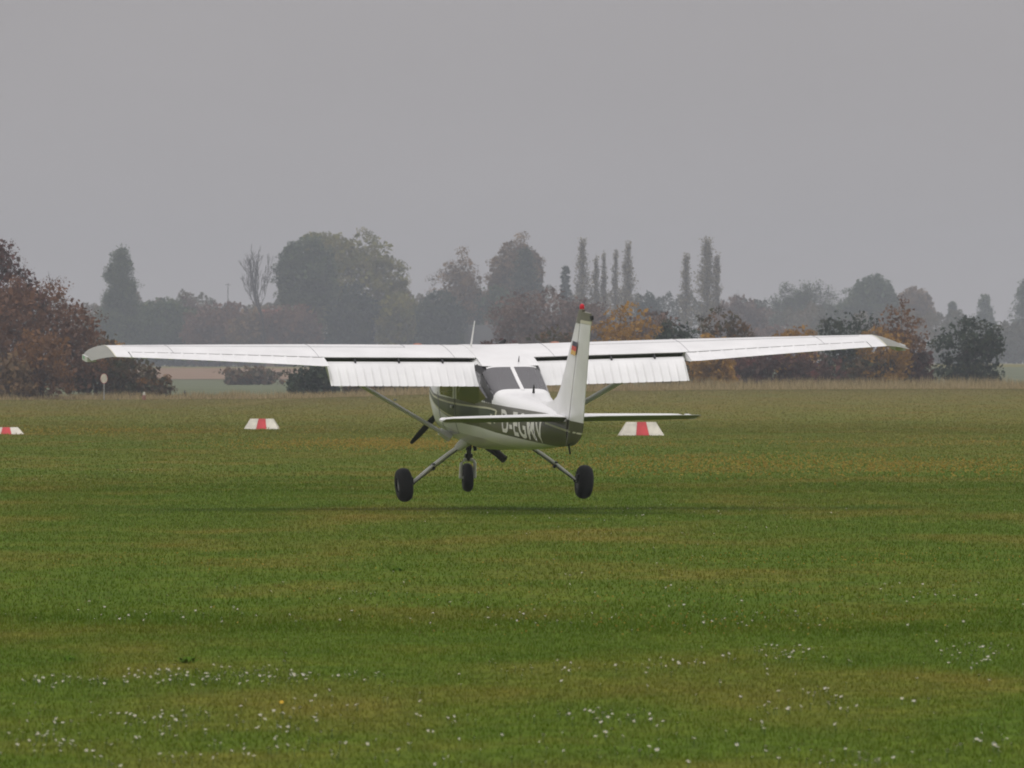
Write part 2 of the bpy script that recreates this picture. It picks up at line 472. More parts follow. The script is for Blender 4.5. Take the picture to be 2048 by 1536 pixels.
# fuselage sections: y, half width, top, bottom, exponent top, exponent bottom
SEC = np.array([
    (1.44, .300, -.36, -.76, 2.4, 2.4), (1.36, .370, -.30, -.83, 2.5, 2.5), (1.15, .430, -.265, -.93, 2.7, 2.7),
    (.85, .470, -.245, -1.02, 3.0, 3.0), (.58, .505, -.225, -1.07, 3.2, 3.2), (.46, .520, -.20, -1.085, 3.4, 3.2),
    (.20, .535, -.055, -1.10, 3.4, 3.2), (-.04, .545, .075, -1.108, 4.0, 3.2), (-.5, .545, .105, -1.11, 4.5, 3.2),
    (-1.0, .500, .085, -1.10, 5, 3.1), (-1.4, .430, .035, -1.065, 5.5, 3.0), (-1.62, .395, -.012, -1.04, 6, 2.9),
    (-2.0, .380, -.150, -1.0, 6, 2.8), (-2.36, .358, -.268, -.962, 5.5, 2.7), (-2.8, .320, -.274, -.915, 3.8, 2.6),
    (-3.3, .262, -.278, -.860, 2.8, 2.5), (-4.0, .172, -.288, -.765, 2.6, 2.4), (-4.6, .088, -.300, -.690, 2.3, 2.2), (-4.90, .040, -.312, -.645, 2.1, 2.1)])
def sec_at(y):
    yy = SEC[::-1, 0]
    return [np.interp(y, yy, SEC[::-1, k]) for k in range(1, 6)]
NT = 168
def ring(y, inset=0.0):
    wd, zt, zb, nt_, nb = sec_at(y)
    wd -= inset; zt -= inset; zb += inset
    zc = zb + (zt-zb)*.5; h = (zt-zb)/2
    t = np.linspace(0, 2*np.pi, 1441)+np.pi/2; c, q = np.cos(t), np.sin(t); n = np.where(q > 0, nt_, nb)
    x = np.sign(c)*np.abs(c)**(2/n)*wd; z = zc+np.sign(q)*np.abs(q)**(2/n)*h
    L = np.concatenate([[0], np.cumsum(np.hypot(np.diff(x), np.diff(z)))])
    k = (np.arange(NT)+.5)/NT*L[-1]
    return [(float(a), y, float(b)) for a, b in zip(np.interp(k, L, x), np.interp(k, L, z))]
def side_x(y, z):
    """left flank of the fuselage at height z"""
    wd, zt, zb, nt_, nb = sec_at(y); zc = (zt+zb)/2; h = (zt-zb)/2
    u = max(-.999, min(.999, (z-zc)/h)); n = nt_ if u > 0 else nb
    return -wd*(1-abs(u)**n)**(1/n)

YS = sorted(set([round(v, 3) for v in list(np.arange(-4.9, 1.44, .04)) + [1.44, -4.9, -1.66, -2.29, .47, -.02, .05, -.72, -.84, -1.5, .58]]), reverse=True)
def region(y, x, z):
    """which opening a patch of skin belongs to"""
    wd, zt, zb, _, _ = sec_at(y)
    top = zt - z
    if -2.27 < y < -1.67 and z > -.36 and top < .20:
        if abs(x) > wd*(.93 + .03*(-1.67-y)/.6): return 'pillar'
        return 'rear_left' if x < 0 else 'rear_right'
    if -2.22 < y < -1.30 and z > -.42 and z < -.02 and top > .02 and abs(x) > wd*.80 and not (-2.06 < y and z > -.49 + max(0, -1.5-y)*.25 and z < -.10 + min(0, y+1.5)*.28): return 'pillar'
    if -.01 < y < .47 and z > -.235+ (.47-y)*.02 and top < .5 and z < .07:
        if z > -.19 or abs(x) < .49: return 'windshield'
    if abs(x) > wd*.93 and -.50 < z < -.10:
        if -.71 < y < -.03: return 'door_left' if x < 0 else 'door_right'
        if -2.06 < y < -.85 and z > -.49 + max(0, -1.5-y)*.25 and z < -.10 + min(0, y+1.5)*.28: return 'side_left' if x < 0 else 'side_right'
    return 'skin'

groups = {}
def fus_faces(inset):
    rings = [ring(y, inset) for y in YS]
    g = {}
    for a in range(len(rings)-1):
        for i in range(NT):
            j = (i+1) % NT
            q = [rings[a][i], rings[a][j], rings[a+1][j], rings[a+1][i]]
            c = np.mean(q, axis=0)
            g.setdefault(region(c[1], c[0], c[2]), []).append(q)
    return g, rings
gskin, frings = fus_faces(0.0)

def fus_material():
    m = bpy.data.materials.new('fuselage_paint'); m.use_nodes = True
    nt = m.node_tree; b = nt.nodes['Principled BSDF']
    t = nt.nodes.new('ShaderNodeTexCoord'); sp = nt.nodes.new('ShaderNodeSeparateXYZ'); nt.links.new(t.outputs['Object'], sp.inputs[0])
    y, z = sp.outputs['Y'], sp.outputs['Z']
    Y0, Y1, Z0, Z1 = -5.4, 1.6, -1.3, .3
    tn = math_node(nt, 'DIVIDE', math_node(nt, 'SUBTRACT', y, Y0), Y1-Y0)
    def curve(pts):
        c = nt.nodes.new('ShaderNodeFloatCurve'); cm = c.mapping; cv = cm.curves[0]
        P = sorted([((a-Y0)/(Y1-Y0), (q-Z0)/(Z1-Z0)) for a, q in pts])
        if P[0][0] > 0: P.insert(0, (0, P[0][1]))
        if P[-1][0] < 1: P.append((1, P[-1][1]))
        while len(cv.points) < len(P): cv.points.new(.5, .5)
        for pt, (a, q) in zip(cv.points, P): pt.location = (a, q); pt.handle_type = 'AUTO_CLAMPED'
        cm.update()
        nt.links.new(tn, c.inputs['Value'])
        return math_node(nt, 'MULTIPLY_ADD', c.outputs[0], Z1-Z0, Z0)
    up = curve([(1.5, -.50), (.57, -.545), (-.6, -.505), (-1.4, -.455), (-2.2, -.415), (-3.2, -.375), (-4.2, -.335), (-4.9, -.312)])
    pin = curve([(1.5, -.55), (.57, -.585), (-.6, -.56), (-1.5, -.52), (-2.35, -.475)])
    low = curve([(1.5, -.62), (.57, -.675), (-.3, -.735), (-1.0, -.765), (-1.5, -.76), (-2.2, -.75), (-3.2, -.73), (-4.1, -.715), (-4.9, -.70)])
    cre = curve([(1.5, -.60), (.57, -.665), (-.3, -.715), (-1.0, -.725), (-1.5, -.70), (-2.1, -.655)])
    gt = lambda a, c_: math_node(nt, 'GREATER_THAN', a, c_)
    lt = lambda a, c_: math_node(nt, 'LESS_THAN', a, c_)
    mul = lambda *a: a[0] if len(a) == 1 else math_node(nt, 'MULTIPLY', a[0], mul(*a[1:]))
    def band(cv, hw): return lt(math_node(nt, 'ABSOLUTE', math_node(nt, 'SUBTRACT', z, cv)), hw)
    noise = nt.nodes.new('ShaderNodeTexNoise'); noise.inputs['Scale'].default_value = 2.5; noise.inputs['Detail'].default_value = 5
    nt.links.new(t.outputs['Object'], noise.inputs['Vector'])
    wcol = mixcol(nt, math_node(nt, 'MULTIPLY', noise.outputs['Fac'], .12), WHITE, (.55, .55, .53))
    # streaked dirt along the belly, strengthened to paint in its shade
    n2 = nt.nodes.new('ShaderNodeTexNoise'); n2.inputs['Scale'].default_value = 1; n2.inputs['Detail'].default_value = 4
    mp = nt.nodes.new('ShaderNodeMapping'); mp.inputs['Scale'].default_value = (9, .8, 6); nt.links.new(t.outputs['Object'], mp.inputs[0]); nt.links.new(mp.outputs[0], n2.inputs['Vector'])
    dirt_shade = mul(lt(z, -.9), math_node(nt, 'MULTIPLY', n2.outputs['Fac'], 1.1))
    wcol = mixcol(nt, dirt_shade, wcol, (.36, .35, .32))
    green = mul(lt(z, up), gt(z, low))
    col = mixcol(nt, green, wcol, OLIVE)  # olive band, lightened in colour for its glancing reflection
    dk = mul(lt(z, pin), gt(z, cre), gt(y, -2.38))
    col = mixcol(nt, dk, col, DKGREEN)
    line = mul(band(pin, .011), gt(y, -2.42))
    line = math_node(nt, 'MAXIMUM', line, mul(band(cre, .010), gt(y, -2.2)))
    turn = mul(lt(math_node(nt, 'ABSOLUTE', math_node(nt, 'ADD', y, math_node(nt, 'MULTIPLY_ADD', z, .5, 2.66))), .03), lt(z, pin), gt(z, -.64))
    line = math_node(nt, 'MAXIMUM', line, turn)
    tl = mul(lt(math_node(nt, 'ABSOLUTE', math_node(nt, 'ADD', z, math_node(nt, 'MULTIPLY_ADD', y, -.03, .32))), .012), lt(y, -4.2))
    line = math_node(nt, 'MAXIMUM', line, tl)
    col = mixcol(nt, line, col, CREAM)
    nt.links.new(col, b.inputs['Base Color'])
    b.inputs['Roughness'].default_value = .34; b.inputs['Coat Weight'].default_value = .15
    return m
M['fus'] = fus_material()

def quads_to_mb(qs):
    mb = MB()
    for q in qs: mb.add(q, [(0, 1, 2, 3)])
    return mb
mbf = quads_to_mb(gskin['skin'])
mbf.add(frings[0], [tuple(range(NT))]); mbf.add(frings[-1], [tuple(range(NT))])
# dorsal fillet running into the fin
dr = []
for y, hgt, wd in ((-2.6, .0, .02), (-3.2, .010, .03), (-3.7, .035, .032), (-4.0, .085, .03), (-4.2, .16, .028), (-4.40, .30, .025)):
    zt = sec_at(y)[1] - .03
    dr.append([(-wd*1.6, y, zt), (-wd*.5, y, zt+.03+hgt*.6), (0, y, zt+.03+hgt), (wd*.5, y, zt+.03+hgt*.6), (wd*1.6, y, zt)])
mbf.loft(dr)
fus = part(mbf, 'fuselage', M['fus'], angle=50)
lining, _ = fus_faces(.02)
part(quads_to_mb([q for q in lining['skin'] if -2.4 < q[0][1] < .6]), 'cabin_lining', M['cloth'])
for sgn in (-1, 1): part(quads_to_mb([q for q in gskin['pillar'] if q[0][0]*sgn > 0]), 'window_frame', M['dark'])  # black window edge, with the shaded flank beside it painted dark too
for key, nm in (('rear_left', 'rear_window'), ('rear_right', 'rear_window'), ('windshield', 'windshield'), ('door_left', 'door_window'), ('door_right', 'door_window'), ('side_left', 'side_window'), ('side_right', 'side_window')):
    part(quads_to_mb(gskin[key]), nm, M['glass'])
mb = MB(); mb.loft([[(a*.022, y, sec_at(y)[1]+b) for a, b in ((-1, -.012), (-1, .006), (1, .006), (1, -.012))] for y in (-1.64, -1.8, -2.0, -2.15, -2.30)])
part(mb, 'window_divider', M['white'])
# door outline and handle on the left flank
mb = MB()
for y0, z0, y1, z1 in ((-.78, -.10, -.80, -.92), (-.80, -.92, -.1, -.95), (.12, -.5, -.1, -.95)):
    pts = [(side_x(y0+(y1-y0)*k/10, z0+(z1-z0)*k/10)-.001, y0+(y1-y0)*k/10, z0+(z1-z0)*k/10) for k in range(11)]
    mb.tube(pts, .006, 5)
part(mb, 'door_seam', M['seam'])
mb = MB(); mb.box((side_x(-.70, -.60)-.012, -.70, -.60), (.02, .09, .03)); part(mb, 'door_handle', M['alu'])
mb = MB(); mb.box((side_x(-2.22, -.565)-.004, -2.22, -.565), (.008, .07, .05)); part(mb, 'placard', M['cream'])

# seats and panel inside the cabin
for s in (-1, 1):
    mb = MB()
    mb.loft([[(s*.24+a*.2, -.35+b, z) for a, b in ((-1, -.22), (1, -.22), (1, .22), (-1, .22))] for z in (-.85, -.70)])
    mb.loft([[(s*.24+a*k, -.60-(z+.7)*.25+b, z) for a, b in ((-1, -.05), (1, -.05), (1, .05), (-1, .05))] for z, k in ((-.72, .2), (-.45, .2), (-.2, .17), (-.13, .12))])
    part(mb, 'seat', M['cloth'])
mb = MB(); mb.box((0, .47, -.38), (.9, .05, .3)); part(mb, 'instrument_panel', M['dark'])

# registration on both flanks
def registration(side):
    cu = bpy.data.curves.new('reg', 'FONT'); cu.body = 'D-EGMV'; cu.size = .40; cu.space_character = 1.06; cu.offset = .007
    tmp = bpy.data.objects.new('reg', cu); C.objects.link(tmp)
    dg = bpy.context.evaluated_depsgraph_get(); me = bpy.data.meshes.new_from_object(tmp.evaluated_get(dg))
    bpy.data.objects.remove(tmp)
    bm = bmesh.new(); bm.from_mesh(me)
    xs_ = [v.co.x for v in bm.verts]; zs_ = [v.co.y for v in bm.verts]
    x0, x1, z0, z1 = min(xs_), max(xs_), min(zs_), max(zs_)
    bmesh.ops.triangulate(bm, faces=bm.faces)
    for _ in range(2): bmesh.ops.subdivide_edges(bm, edges=[e for e in bm.edges if e.calc_length() > .06], cuts=1, use_grid_fill=False)
    bmesh.ops.triangulate(bm, faces=bm.faces)
    for v in bm.verts:
        u = (v.co.x-x0)/(x1-x0); q = (v.co.y-z0)/(z1-z0)
        if side < 0: y = -2.66 - 1.46*u
        else: y = -4.12 + 1.46*u
        slant = .05*(q-.5)
        zb_ = -.712 + (y+2.6)*(-.004); zt_ = -.435 - (y+2.6)*.030
        z = zb_ + (zt_-zb_)*q
        yy = y + (slant if side < 0 else -slant)
        x = side_x(yy, z) - .004
        v.co = (x if side < 0 else -x, yy, z)
    bmesh.ops.recalc_face_normals(bm, faces=bm.faces)
    bm.to_mesh(me); bm.free(); me.materials.clear(); me.materials.append(M['letters'])
    o = bpy.data.objects.new('registration_lettering', me); C.objects.link(o); o.parent = plane; o.location = SH
    o['label'] = 'registration D-EGMV in white block letters'
registration(-1); registration(1)

# ---- wings
def naca(u, t=.12, m=.02, p=.4):
    yt = 5*t*(.2969*math.sqrt(max(u, 0))-.1260*u-.3516*u*u+.2843*u**3-.1036*u**4)
    yc = m/p**2*(2*p*u-u*u) if u < p else m/(1-p)**2*((1-2*p)+2*p*u-u*u)
    return yc+yt, yc-yt
def wing_frame(x):
    """chord, y of the leading edge, z of the leading edge, incidence at span station x"""
    ax = abs(x); k = max(0, (ax-2.35)/(4.79-2.35))
    ch = 1.63 - .50*k
    return ch, -.09*k, ax*math.tan(R(1.0)), R(1.0-2.8*k)
def wpt(x, u, up, off=0.0, uz=None):
    ch, yl, zl, inc = wing_frame(x)
    a, b = naca(u); z = (a if up else b) if uz is None else uz
    y_, z_ = -u*ch, z*ch+off
    return (x, yl + y_*math.cos(inc)+z_*math.sin(inc), zl + z_*math.cos(inc)+y_*math.sin(inc))
US = [0, .004, .012, .03, .06, .1, .15, .22, .3, .4, .5, .6, .68]
def sec_full(x):
    us = US+[.74, .8, .88, .95, 1.0]
    return [wpt(x, u, True) for u in us[::-1]] + [wpt(x, u, False) for u in us[1:]]
def sec_cut(x, uu, ul):
    usu = [u for u in US if u < uu-.02]+[uu]; usl = [u for u in US[1:] if u < ul-.02]+[ul]
    a, b = naca(uu)
    up = [wpt(x, u, True) for u in usu[::-1]]
    lip = [wpt(x, uu-.002, True, off=-.008)]
    mid = [wpt(x, (uu+ul)/2-.05, True, uz=(a+b)/2)]
    return mid + lip + up + [wpt(x, u, False) for u in usl]
FL_IN, FL_OUT = .365, 2.235
for s in (-1, 1):
    mb = MB()
    mb.loft([sec_cut(s*x, .77, .66) for x in (.33, 1.0, 1.6, FL_OUT)])
    mb.loft([sec_cut(s*x, .765, .745) for x in (FL_OUT+.001, 2.35, 2.9, 3.5, 4.1, 4.60)])
    mb.loft([sec_full(s*x) for x in (4.601, 4.79)])
    wing = part(mb, 'wing', M['white'], angle=30)
    # conical cambered tip
    mb = MB(); rings = []
    for x, lead, trail, drop, th in ((4.792, 0, 0, 0, 1), (4.85, .02, 0, .004, .94), (4.91, .07, 0, .011, .83), (4.97, .15, 0, .022, .68), (5.03, .29, 0, .036, .47), (5.07, .47, 0, .046, .26), (5.085, .61, 0, .052, .10)):
        ch, yl, zl, inc = wing_frame(4.79); pts = []
        us = US+[.74, .8, .88, .95, 1.0]; c2 = ch*(1-lead-trail); y0 = yl-ch*lead
        for up, seq in ((0, us[::-1]), (1, us[1:])):
            for u in seq:
                z = naca(u)[up]*ch*th*(1-lead*.4)
                dr_ = drop*(.35+.65*u)
                yy_ = y0-u*c2; pts.append((s*x, yy_, zl+(x-4.79)*.017+z-dr_+(yy_-yl)*math.tan(inc)))
        rings.append(pts)
    mb.loft(rings, cap0=True, cap1=True)
    part(mb, 'wing_tip', M['tip'], angle=45)
    # rim where the tip is riveted on
    mb = MB(); mb.loft([[(p[0], p[1], p[2]) for p in [(s*x, q[1], q[2]+(.004 if k < 18 else -.004)) for k, q in enumerate(sec_full(s*4.79))]] for x in (4.783, 4.797)], cap0=False, cap1=False)
    part(mb, 'tip_rim', M['cream'])
    # position light set into the tip
    mb = MB(); c = (s*5.03, -.80, .078)
    mb.loft([[(c[0]-s*a*.06+s*.01, c[1]+b*.15, c[2]+h) for a, b in ((-1, 1), (1, 1), (1, -1), (-1, -1))] for h in (-.045, .02)])
    mb.box((s*5.088, -.76, .072), (.025, .14, .04), mi=1)
    part(mb, 'navigation_light', [M['clear_lens'], M['green_lens'] if s < 0 else M['red_lens']], smooth=False)
    # aileron with pressed ribs
    mb = MB(); rings = []
    xs_ = np.arange(FL_OUT+.012, 4.592, .0155)
    for x in xs_:
        ph = (x % .155)/.155; rib = .009*max(0, 1-abs(ph-.5)*9)
        ch = wing_frame(x)[0]
        r_ = []
        for u in (1.0, .93, .86, .79): r_.append(wpt(s*x, u, True, off=rib if u < .99 else 0))
        r_.append(wpt(s*x, .772, True, uz=(naca(.772)[0]+naca(.772)[1])/2))
        for u in (.79, .86, .93, .985): r_.append(wpt(s*x, u, False, off=-rib))
        rings.append(r_)
    mb.loft(rings)
    part(mb, 'aileron', M['white'], angle=60)
    # flap: slotted, lowered, beaded skin
    mb = MB(); rings = []; CH = .478; DEL = R(31)
    prof_u = [(1, 0), (.9, .022), (.75, .05), (.55, .082), (.38, .100), (.22, .105), (.10, .09), (.03, .055), (0, .0)]
    prof_l = [(.04, -.035), (.15, -.05), (.4, -.045), (.75, -.02)]
    for x in np.arange(FL_IN, FL_OUT-.012, .0128):
        ph = (x % .102)/.102; rib = .015*max(0, 1-abs(ph-.5)*10)
        lip = Vector(wpt(s*x, .77, True)); inc = wing_frame(x)[3]; a = DEL+inc*0
        ori = lip + Vector((0, .035, -.070)); r_ = []
        for k, (u, z) in enumerate(prof_u+prof_l):
            bump = rib if (.3 < u < 1 and k < 9) else (-rib*.5 if .1 < u < .9 and k >= 9 else (rib*.7 if k == 0 else 0))
            yy, zz = -u*CH, z*CH+bump
            r_.append((s*x, ori.y + yy*math.cos(a)+zz*-math.sin(a)*-1*-1, ori.z + zz*math.cos(a)+yy*math.sin(a)))
        rings.append(r_)
    mb.loft(rings)
    flap = part(mb, 'flap', M['white'], angle=60)
    for x in (.78, 1.32, 1.86):
        mb = MB(); l_ = Vector(wpt(s*x, .77, True)); mb.box((s*x, l_.y-.01, l_.z-.045), (.018, .10, .045), Matrix.Rotation(R(25), 3, 'X'))
        part(mb, 'flap_track', M['dark'])
    # dark filler inside the flap cove, the slot's shade put into its colour
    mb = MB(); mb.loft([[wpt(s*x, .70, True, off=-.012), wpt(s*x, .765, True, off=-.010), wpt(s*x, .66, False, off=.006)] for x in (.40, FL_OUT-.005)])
    part(mb, 'flap_cove_shade', M['gap'])
    # thin seams between skin panels
    mb = MB()
    for x, u0, u1 in ((.62, .03, .77), (1.12, .03, .42), (2.30, .05, .765), (4.05, .05, .76)):
        pts = [wpt(s*(x+(.0)), u0+(u1-u0)*k/14, True, off=.0005) for k in range(15)]
        mb.tube(pts, .0035, 4)
    for u, x0, x1 in ((.42, 1.12, 4.6), (.03, .6, 4.7)):
        pts = [wpt(s*(x0+(x1-x0)*k/30), u, True, off=.0003) for k in range(31)]
        mb.tube(pts, .0028, 4)
    part(mb, 'panel_seam', M['seam'])
    mb = MB(); p = wpt(s*.86, .12, True); mb.lathe_y((0, 0, 0), [(0, 0)], 3) if False else None
    mb.tube([(p[0], p[1], p[2]-.004), (p[0], p[1], p[2]+.014), (p[0], p[1], p[2]+.020)], [.055, .052, .02], 14)
    part(mb, 'fuel_cap', M['cap_red'])
    # strut with end fairings
    a = Vector((s*.50, -.32, -1.00)); b = Vector(wpt(s*2.16, .34, False)) + Vector((0, 0, .01))
    mb = MB(); n = 14; rings = []
    d = (b-a).normalized(); fw = Vector((0, 1, 0)); nrm = d.cross(fw).normalized(); fw = nrm.cross(d).normalized()
    fw = fw*math.cos(R(11)) + nrm*s*math.sin(R(11)); nrm = d.cross(fw).normalized()
    for k in range(13):
        t = k/12; p = a+(b-a)*t; sc_ = 1.0 + (.25 if k in (0, 12) else 0)
        rings.append([p + fw*math.cos(q)*.062*sc_*(1 if math.cos(q) > 0 else 1.25) + nrm*math.sin(q)*.024*sc_ for q in [2*math.pi*i/n for i in range(n)]])
    mb.loft(rings); strut = part(mb, 'wing_strut', M['strut'])
    mb = MB(); mb.tube([a-d*.03, a+d*.12], [.062, .045], 10); part(mb, 'strut_fairing', M['strut'])
    mb = MB(); p = a+(b-a)*.42+nrm*(-.03 if s < 0 else .03); mb.box(p+Vector((0, 0, .03)), (.03, .05, .02)); part(mb, 'step_bracket', M['alu'])
    # main gear: spring leg, step, brake, wheel
    g0 = Vector((s*.40, -.66, -1.075)); g1 = Vector((s*1.03, -.70, -1.535))
    mb = MB(); rings = []
    for k in range(11):
        t = k/10; p = g0.lerp(g1, t)+Vector((0, 0, .02*math.sin(math.pi*t)))
        dd = (g1-g0).normalized(); nn = dd.cross(Vector((0, 1, 0))).normalized(); wv = .046-.012*t; tv = .026-.006*t
        rings.append([p+Vector((0, 1, 0))*math.cos(q)*wv+nn*math.sin(q)*tv for q in [2*math.pi*i/12 for i in range(12)]])
    mb.loft(rings); leg = part(mb, 'main_gear_leg', M['leg'])
    mb = MB(); mb.tube([g0+Vector((-s*.06, 0, .05)), g0.lerp(g1, .1)], [.075, .045], 12); part(mb, 'leg_fairing', M['fus'] if False else M['leg'])
    mb = MB(); p = g0.lerp(g1, .58); mb.tube([p+Vector((-.0, .05, .03)), p+Vector((0, -.06, .045)), p+Vector((0, -.10, .045))], .014, 6); mb.tube([p-(g1-g0)*.02, p+(g1-g0)*.02], .04, 10)
    part(mb, 'step', M['dark'])
    mb = MB(); mb.tube([g0.lerp(g1, t)+Vector((0, -.045, -.012)) for t in (.1, .4, .7, .97)], .007, 5); part(mb, 'brake_line', M['dark'])
    cam_ = R(3.5)
    wc = Vector((s*1.125, -.70, -1.55))
    wheel = empty('main_wheel', SH+wc); wheel.parent = plane; wheel.rotation_euler = (0, s*R(5), 0)
    mb = MB(); RT, WT = .208, .088
    prof = []
    for k in range(25):
        q = math.pi*(-.62+1.24*k/24)
        prof.append((math.sin(q)*WT*(1 if abs(q) < 1.57 else .98), RT-.085+math.copysign(abs(math.cos(q))**.75, math.cos(q))*.085))
    prof = [(prof[0][0]*.9, .105)]+prof+[(prof[-1][0]*.9, .105)]
    mb.lathe_x((0, 0, 0), prof, 40); mb.build('tyre', M['black'], wheel)
    mb = MB(); mb.lathe_x((0, 0, 0), [(s*.05, .0), (s*.052, .03), (s*.045, .035), (s*.03, .08), (s*.055, .098), (s*.06, .108), (-s*.06, .108), (-s*.055, .09), (-s*.03, .08), (-s*.03, 0)], 28)
    mb.build('rim', M['leg'], wheel)
    mb = MB(); mb.lathe_x((0, 0, 0), [(-s*.075, 0), (-s*.075, .085), (-s*.085, .085), (-s*.085, 0)], 20); mb.box((-s*.085, -.04, .05), (.05, .06, .08)); mb.tube([(-s*.13, 0, 0.015), (-s*.05, 0, 0)], .024, 10)
    mb.build('brake', M['dark'], wheel)

# centre section over the cabin
mb = MB()
cs = []
for x in (-.355, -.25, 0, .25, .355):
    us = US+[.74, .8, .88, .95, 1.0]
    cs.append([(lambda p: (p[0], p[1], p[2]+.006))(wpt(x if x else .0001, u, True)) for u in us[::-1]] + [(lambda p: (p[0], p[1], p[2]))(wpt(x if x else .0001, u, True, off=-.05)) for u in us[1:-2]])
mb.loft(cs); part(mb, 'wing_center_section', M['white'], angle=30)

# ---- tail: fin, rudder, caps
def fin_ring(pts_le, pts_te, th, x0=0):
    out = []
    for k in range(9):
        u = k/8; t = th*(1.0 if u > .35 else math.sqrt(u/.35))*(1-.25*u)
        out.append((pts_le[0]+(pts_te[0]-pts_le[0])*u, pts_le[1]+(pts_te[1]-pts_le[1])*u, t/2))
    return out
def slab(rows):
    """rows: (le_y, te_y, z, thickness) lens sections stacked upwards"""
    mb = MB(); rings = []
    for ly, ty, z, th in rows:
        us = [0, .03, .1, .25, .45, .7, 1.0]; sh = [0, .45, .75, 1, 1, .85, .62]
        L = [(-th/2*h, ly+(ty-ly)*u, z) for u, h in zip(us, sh)]; Rr = [(th/2*h, ly+(ty-ly)*u, z) for u, h in zip(us, sh)]
        rings.append(L+Rr[::-1][:-1])
    mb.loft(rings); return mb
def ZM(z): return z if z < 0 else z*1.085
def hinge_y(z): return -4.86 - (z+.64)*.428
def te_off(z): return np.interp(z, [-.64, -.45, .95], [.18, .43, .31])
rows = []
for z in map(ZM, (-.33, -.2, -.05, .1, .3, .5, .7, .79)):
    le = -4.44-(z+.03)*.96 if z > -.1 else -4.37+(-.1-z)*.6
    rows.append((le, hinge_y(z)+.006, z, .105-.045*(z+.33)/1.2))
part(slab(rows), 'fin', M['white'], angle=50)
rows = [(-4.44-(z+.03)*.96 if z < .99 else -5.46, hinge_y(z)-(.05 if z > .90 else -.006), z, .066 if z < .98 else .05) for z in map(ZM, (.793, .85, .90, .955))]
part(slab(rows), 'fin_cap', M['cap'], angle=50)
rud = empty('rudder', SH+Vector((0, hinge_y(-.64), -.64))); rud.parent = plane
hv = Vector((0, -.428, 1)).normalized()
rud.rotation_euler = Matrix.Rotation(R(8), 3, hv).to_euler()
OR_ = Vector((0, hinge_y(-.64), -.64))
def rudder_piece(zs, mat, name, te=None, par=rud):
    mb = MB(); rings = []
    for z in map(ZM, zs):
        ly = hinge_y(z)-.008; ty = hinge_y(z)-(te or te_off)(z); th = .085-.035*(z+.64)/1.6
        us = [0, .05, .2, .5, .8, 1.0]; sh = [.7, .95, 1, .7, .36, .12]
        L = [(-th/2*h, ly+(ty-ly)*u-OR_.y, z-OR_.z) for u, h in zip(us, sh)]; Q = [(th/2*h, ly+(ty-ly)*u-OR_.y, z-OR_.z) for u, h in zip(us, sh)]
        rings.append(L+Q[::-1])
    mb.loft(rings); return mb.build(name, mat, par, angle=50)
rudder_piece((-.33, -.15, .1, .35, .6, .77, .80), M['white'], 'rudder_skin')
low_te = lambda z: np.interp(z, [-.655, -.62, -.57, -.5, -.43, -.33], [.05, .20, .31, .385, .42, .425])
rudder_piece((-.655, -.62, -.57, -.5, -.43, -.332), M['olive'], 'rudder_skirt', low_te)
rudder_piece((-.475, -.455), M['cream'], 'rudder_stripe', lambda z: low_te(z)+.003)
cap_te = lambda z: np.interp(z, [.86, .92, 1.01], [.335, .36, .30])
rudder_piece((.845, .87, .91, .93), M['cap'], 'rudder_cap', cap_te)
rudder_piece((.804, .841), M['cream'], 'cap_stripe', lambda z: .335)
mb = MB(); mb.tube([(0, .008, 0), (0, .008+(-.428*1.49), 1.49)], .017, 6); mb.build('hinge_gap', M['gap'], rud)
mb = MB(); mb.box((0, -.65-.36, 1.60), (.03, .05, .05)); mb.build('tail_light', M['dark'], rud)
mb = MB(); mb.tube([(0, -5.53, 1.00), (0, -5.53, 1.03)], .022, 10); part(mb, 'beacon_base', M['dark'])
mb = MB(); mb.tube([(0, -5.53, 1.028), (0, -5.53, 1.037), (0, -5.53, 1.075), (0, -5.53, 1.093), (0, -5.53, 1.097)], [.026, .030, .028, .018, .004], 14)
bc = part(mb, 'beacon', M['red_lens'])
# flag painted on the left of the fin
for k, mt in enumerate((M['f_gold'], M['f_red'], M['f_black'])):
    z0 = .465+k*.055; mb = MB(); rows = []
    for z in (z0, z0+.0548):
        yc = -5.28-(z-.54)*.62
        rows.append([(-.049+.0375*.0-.0012*k*0 - .003+.004*0, y, z) for y in (yc+.125, yc-.125)])
    for r_ in rows:
        for i_, p in enumerate(r_):
            th = .105-.045*(p[2]+.33)/1.2; r_[i_] = (-(th/2*(1.0))-.003, p[1], p[2])
    mb.add(rows[0]+rows[1][::-1], [(0, 1, 2, 3)]); fl_ = part(mb, 'flag_stripe', mt)

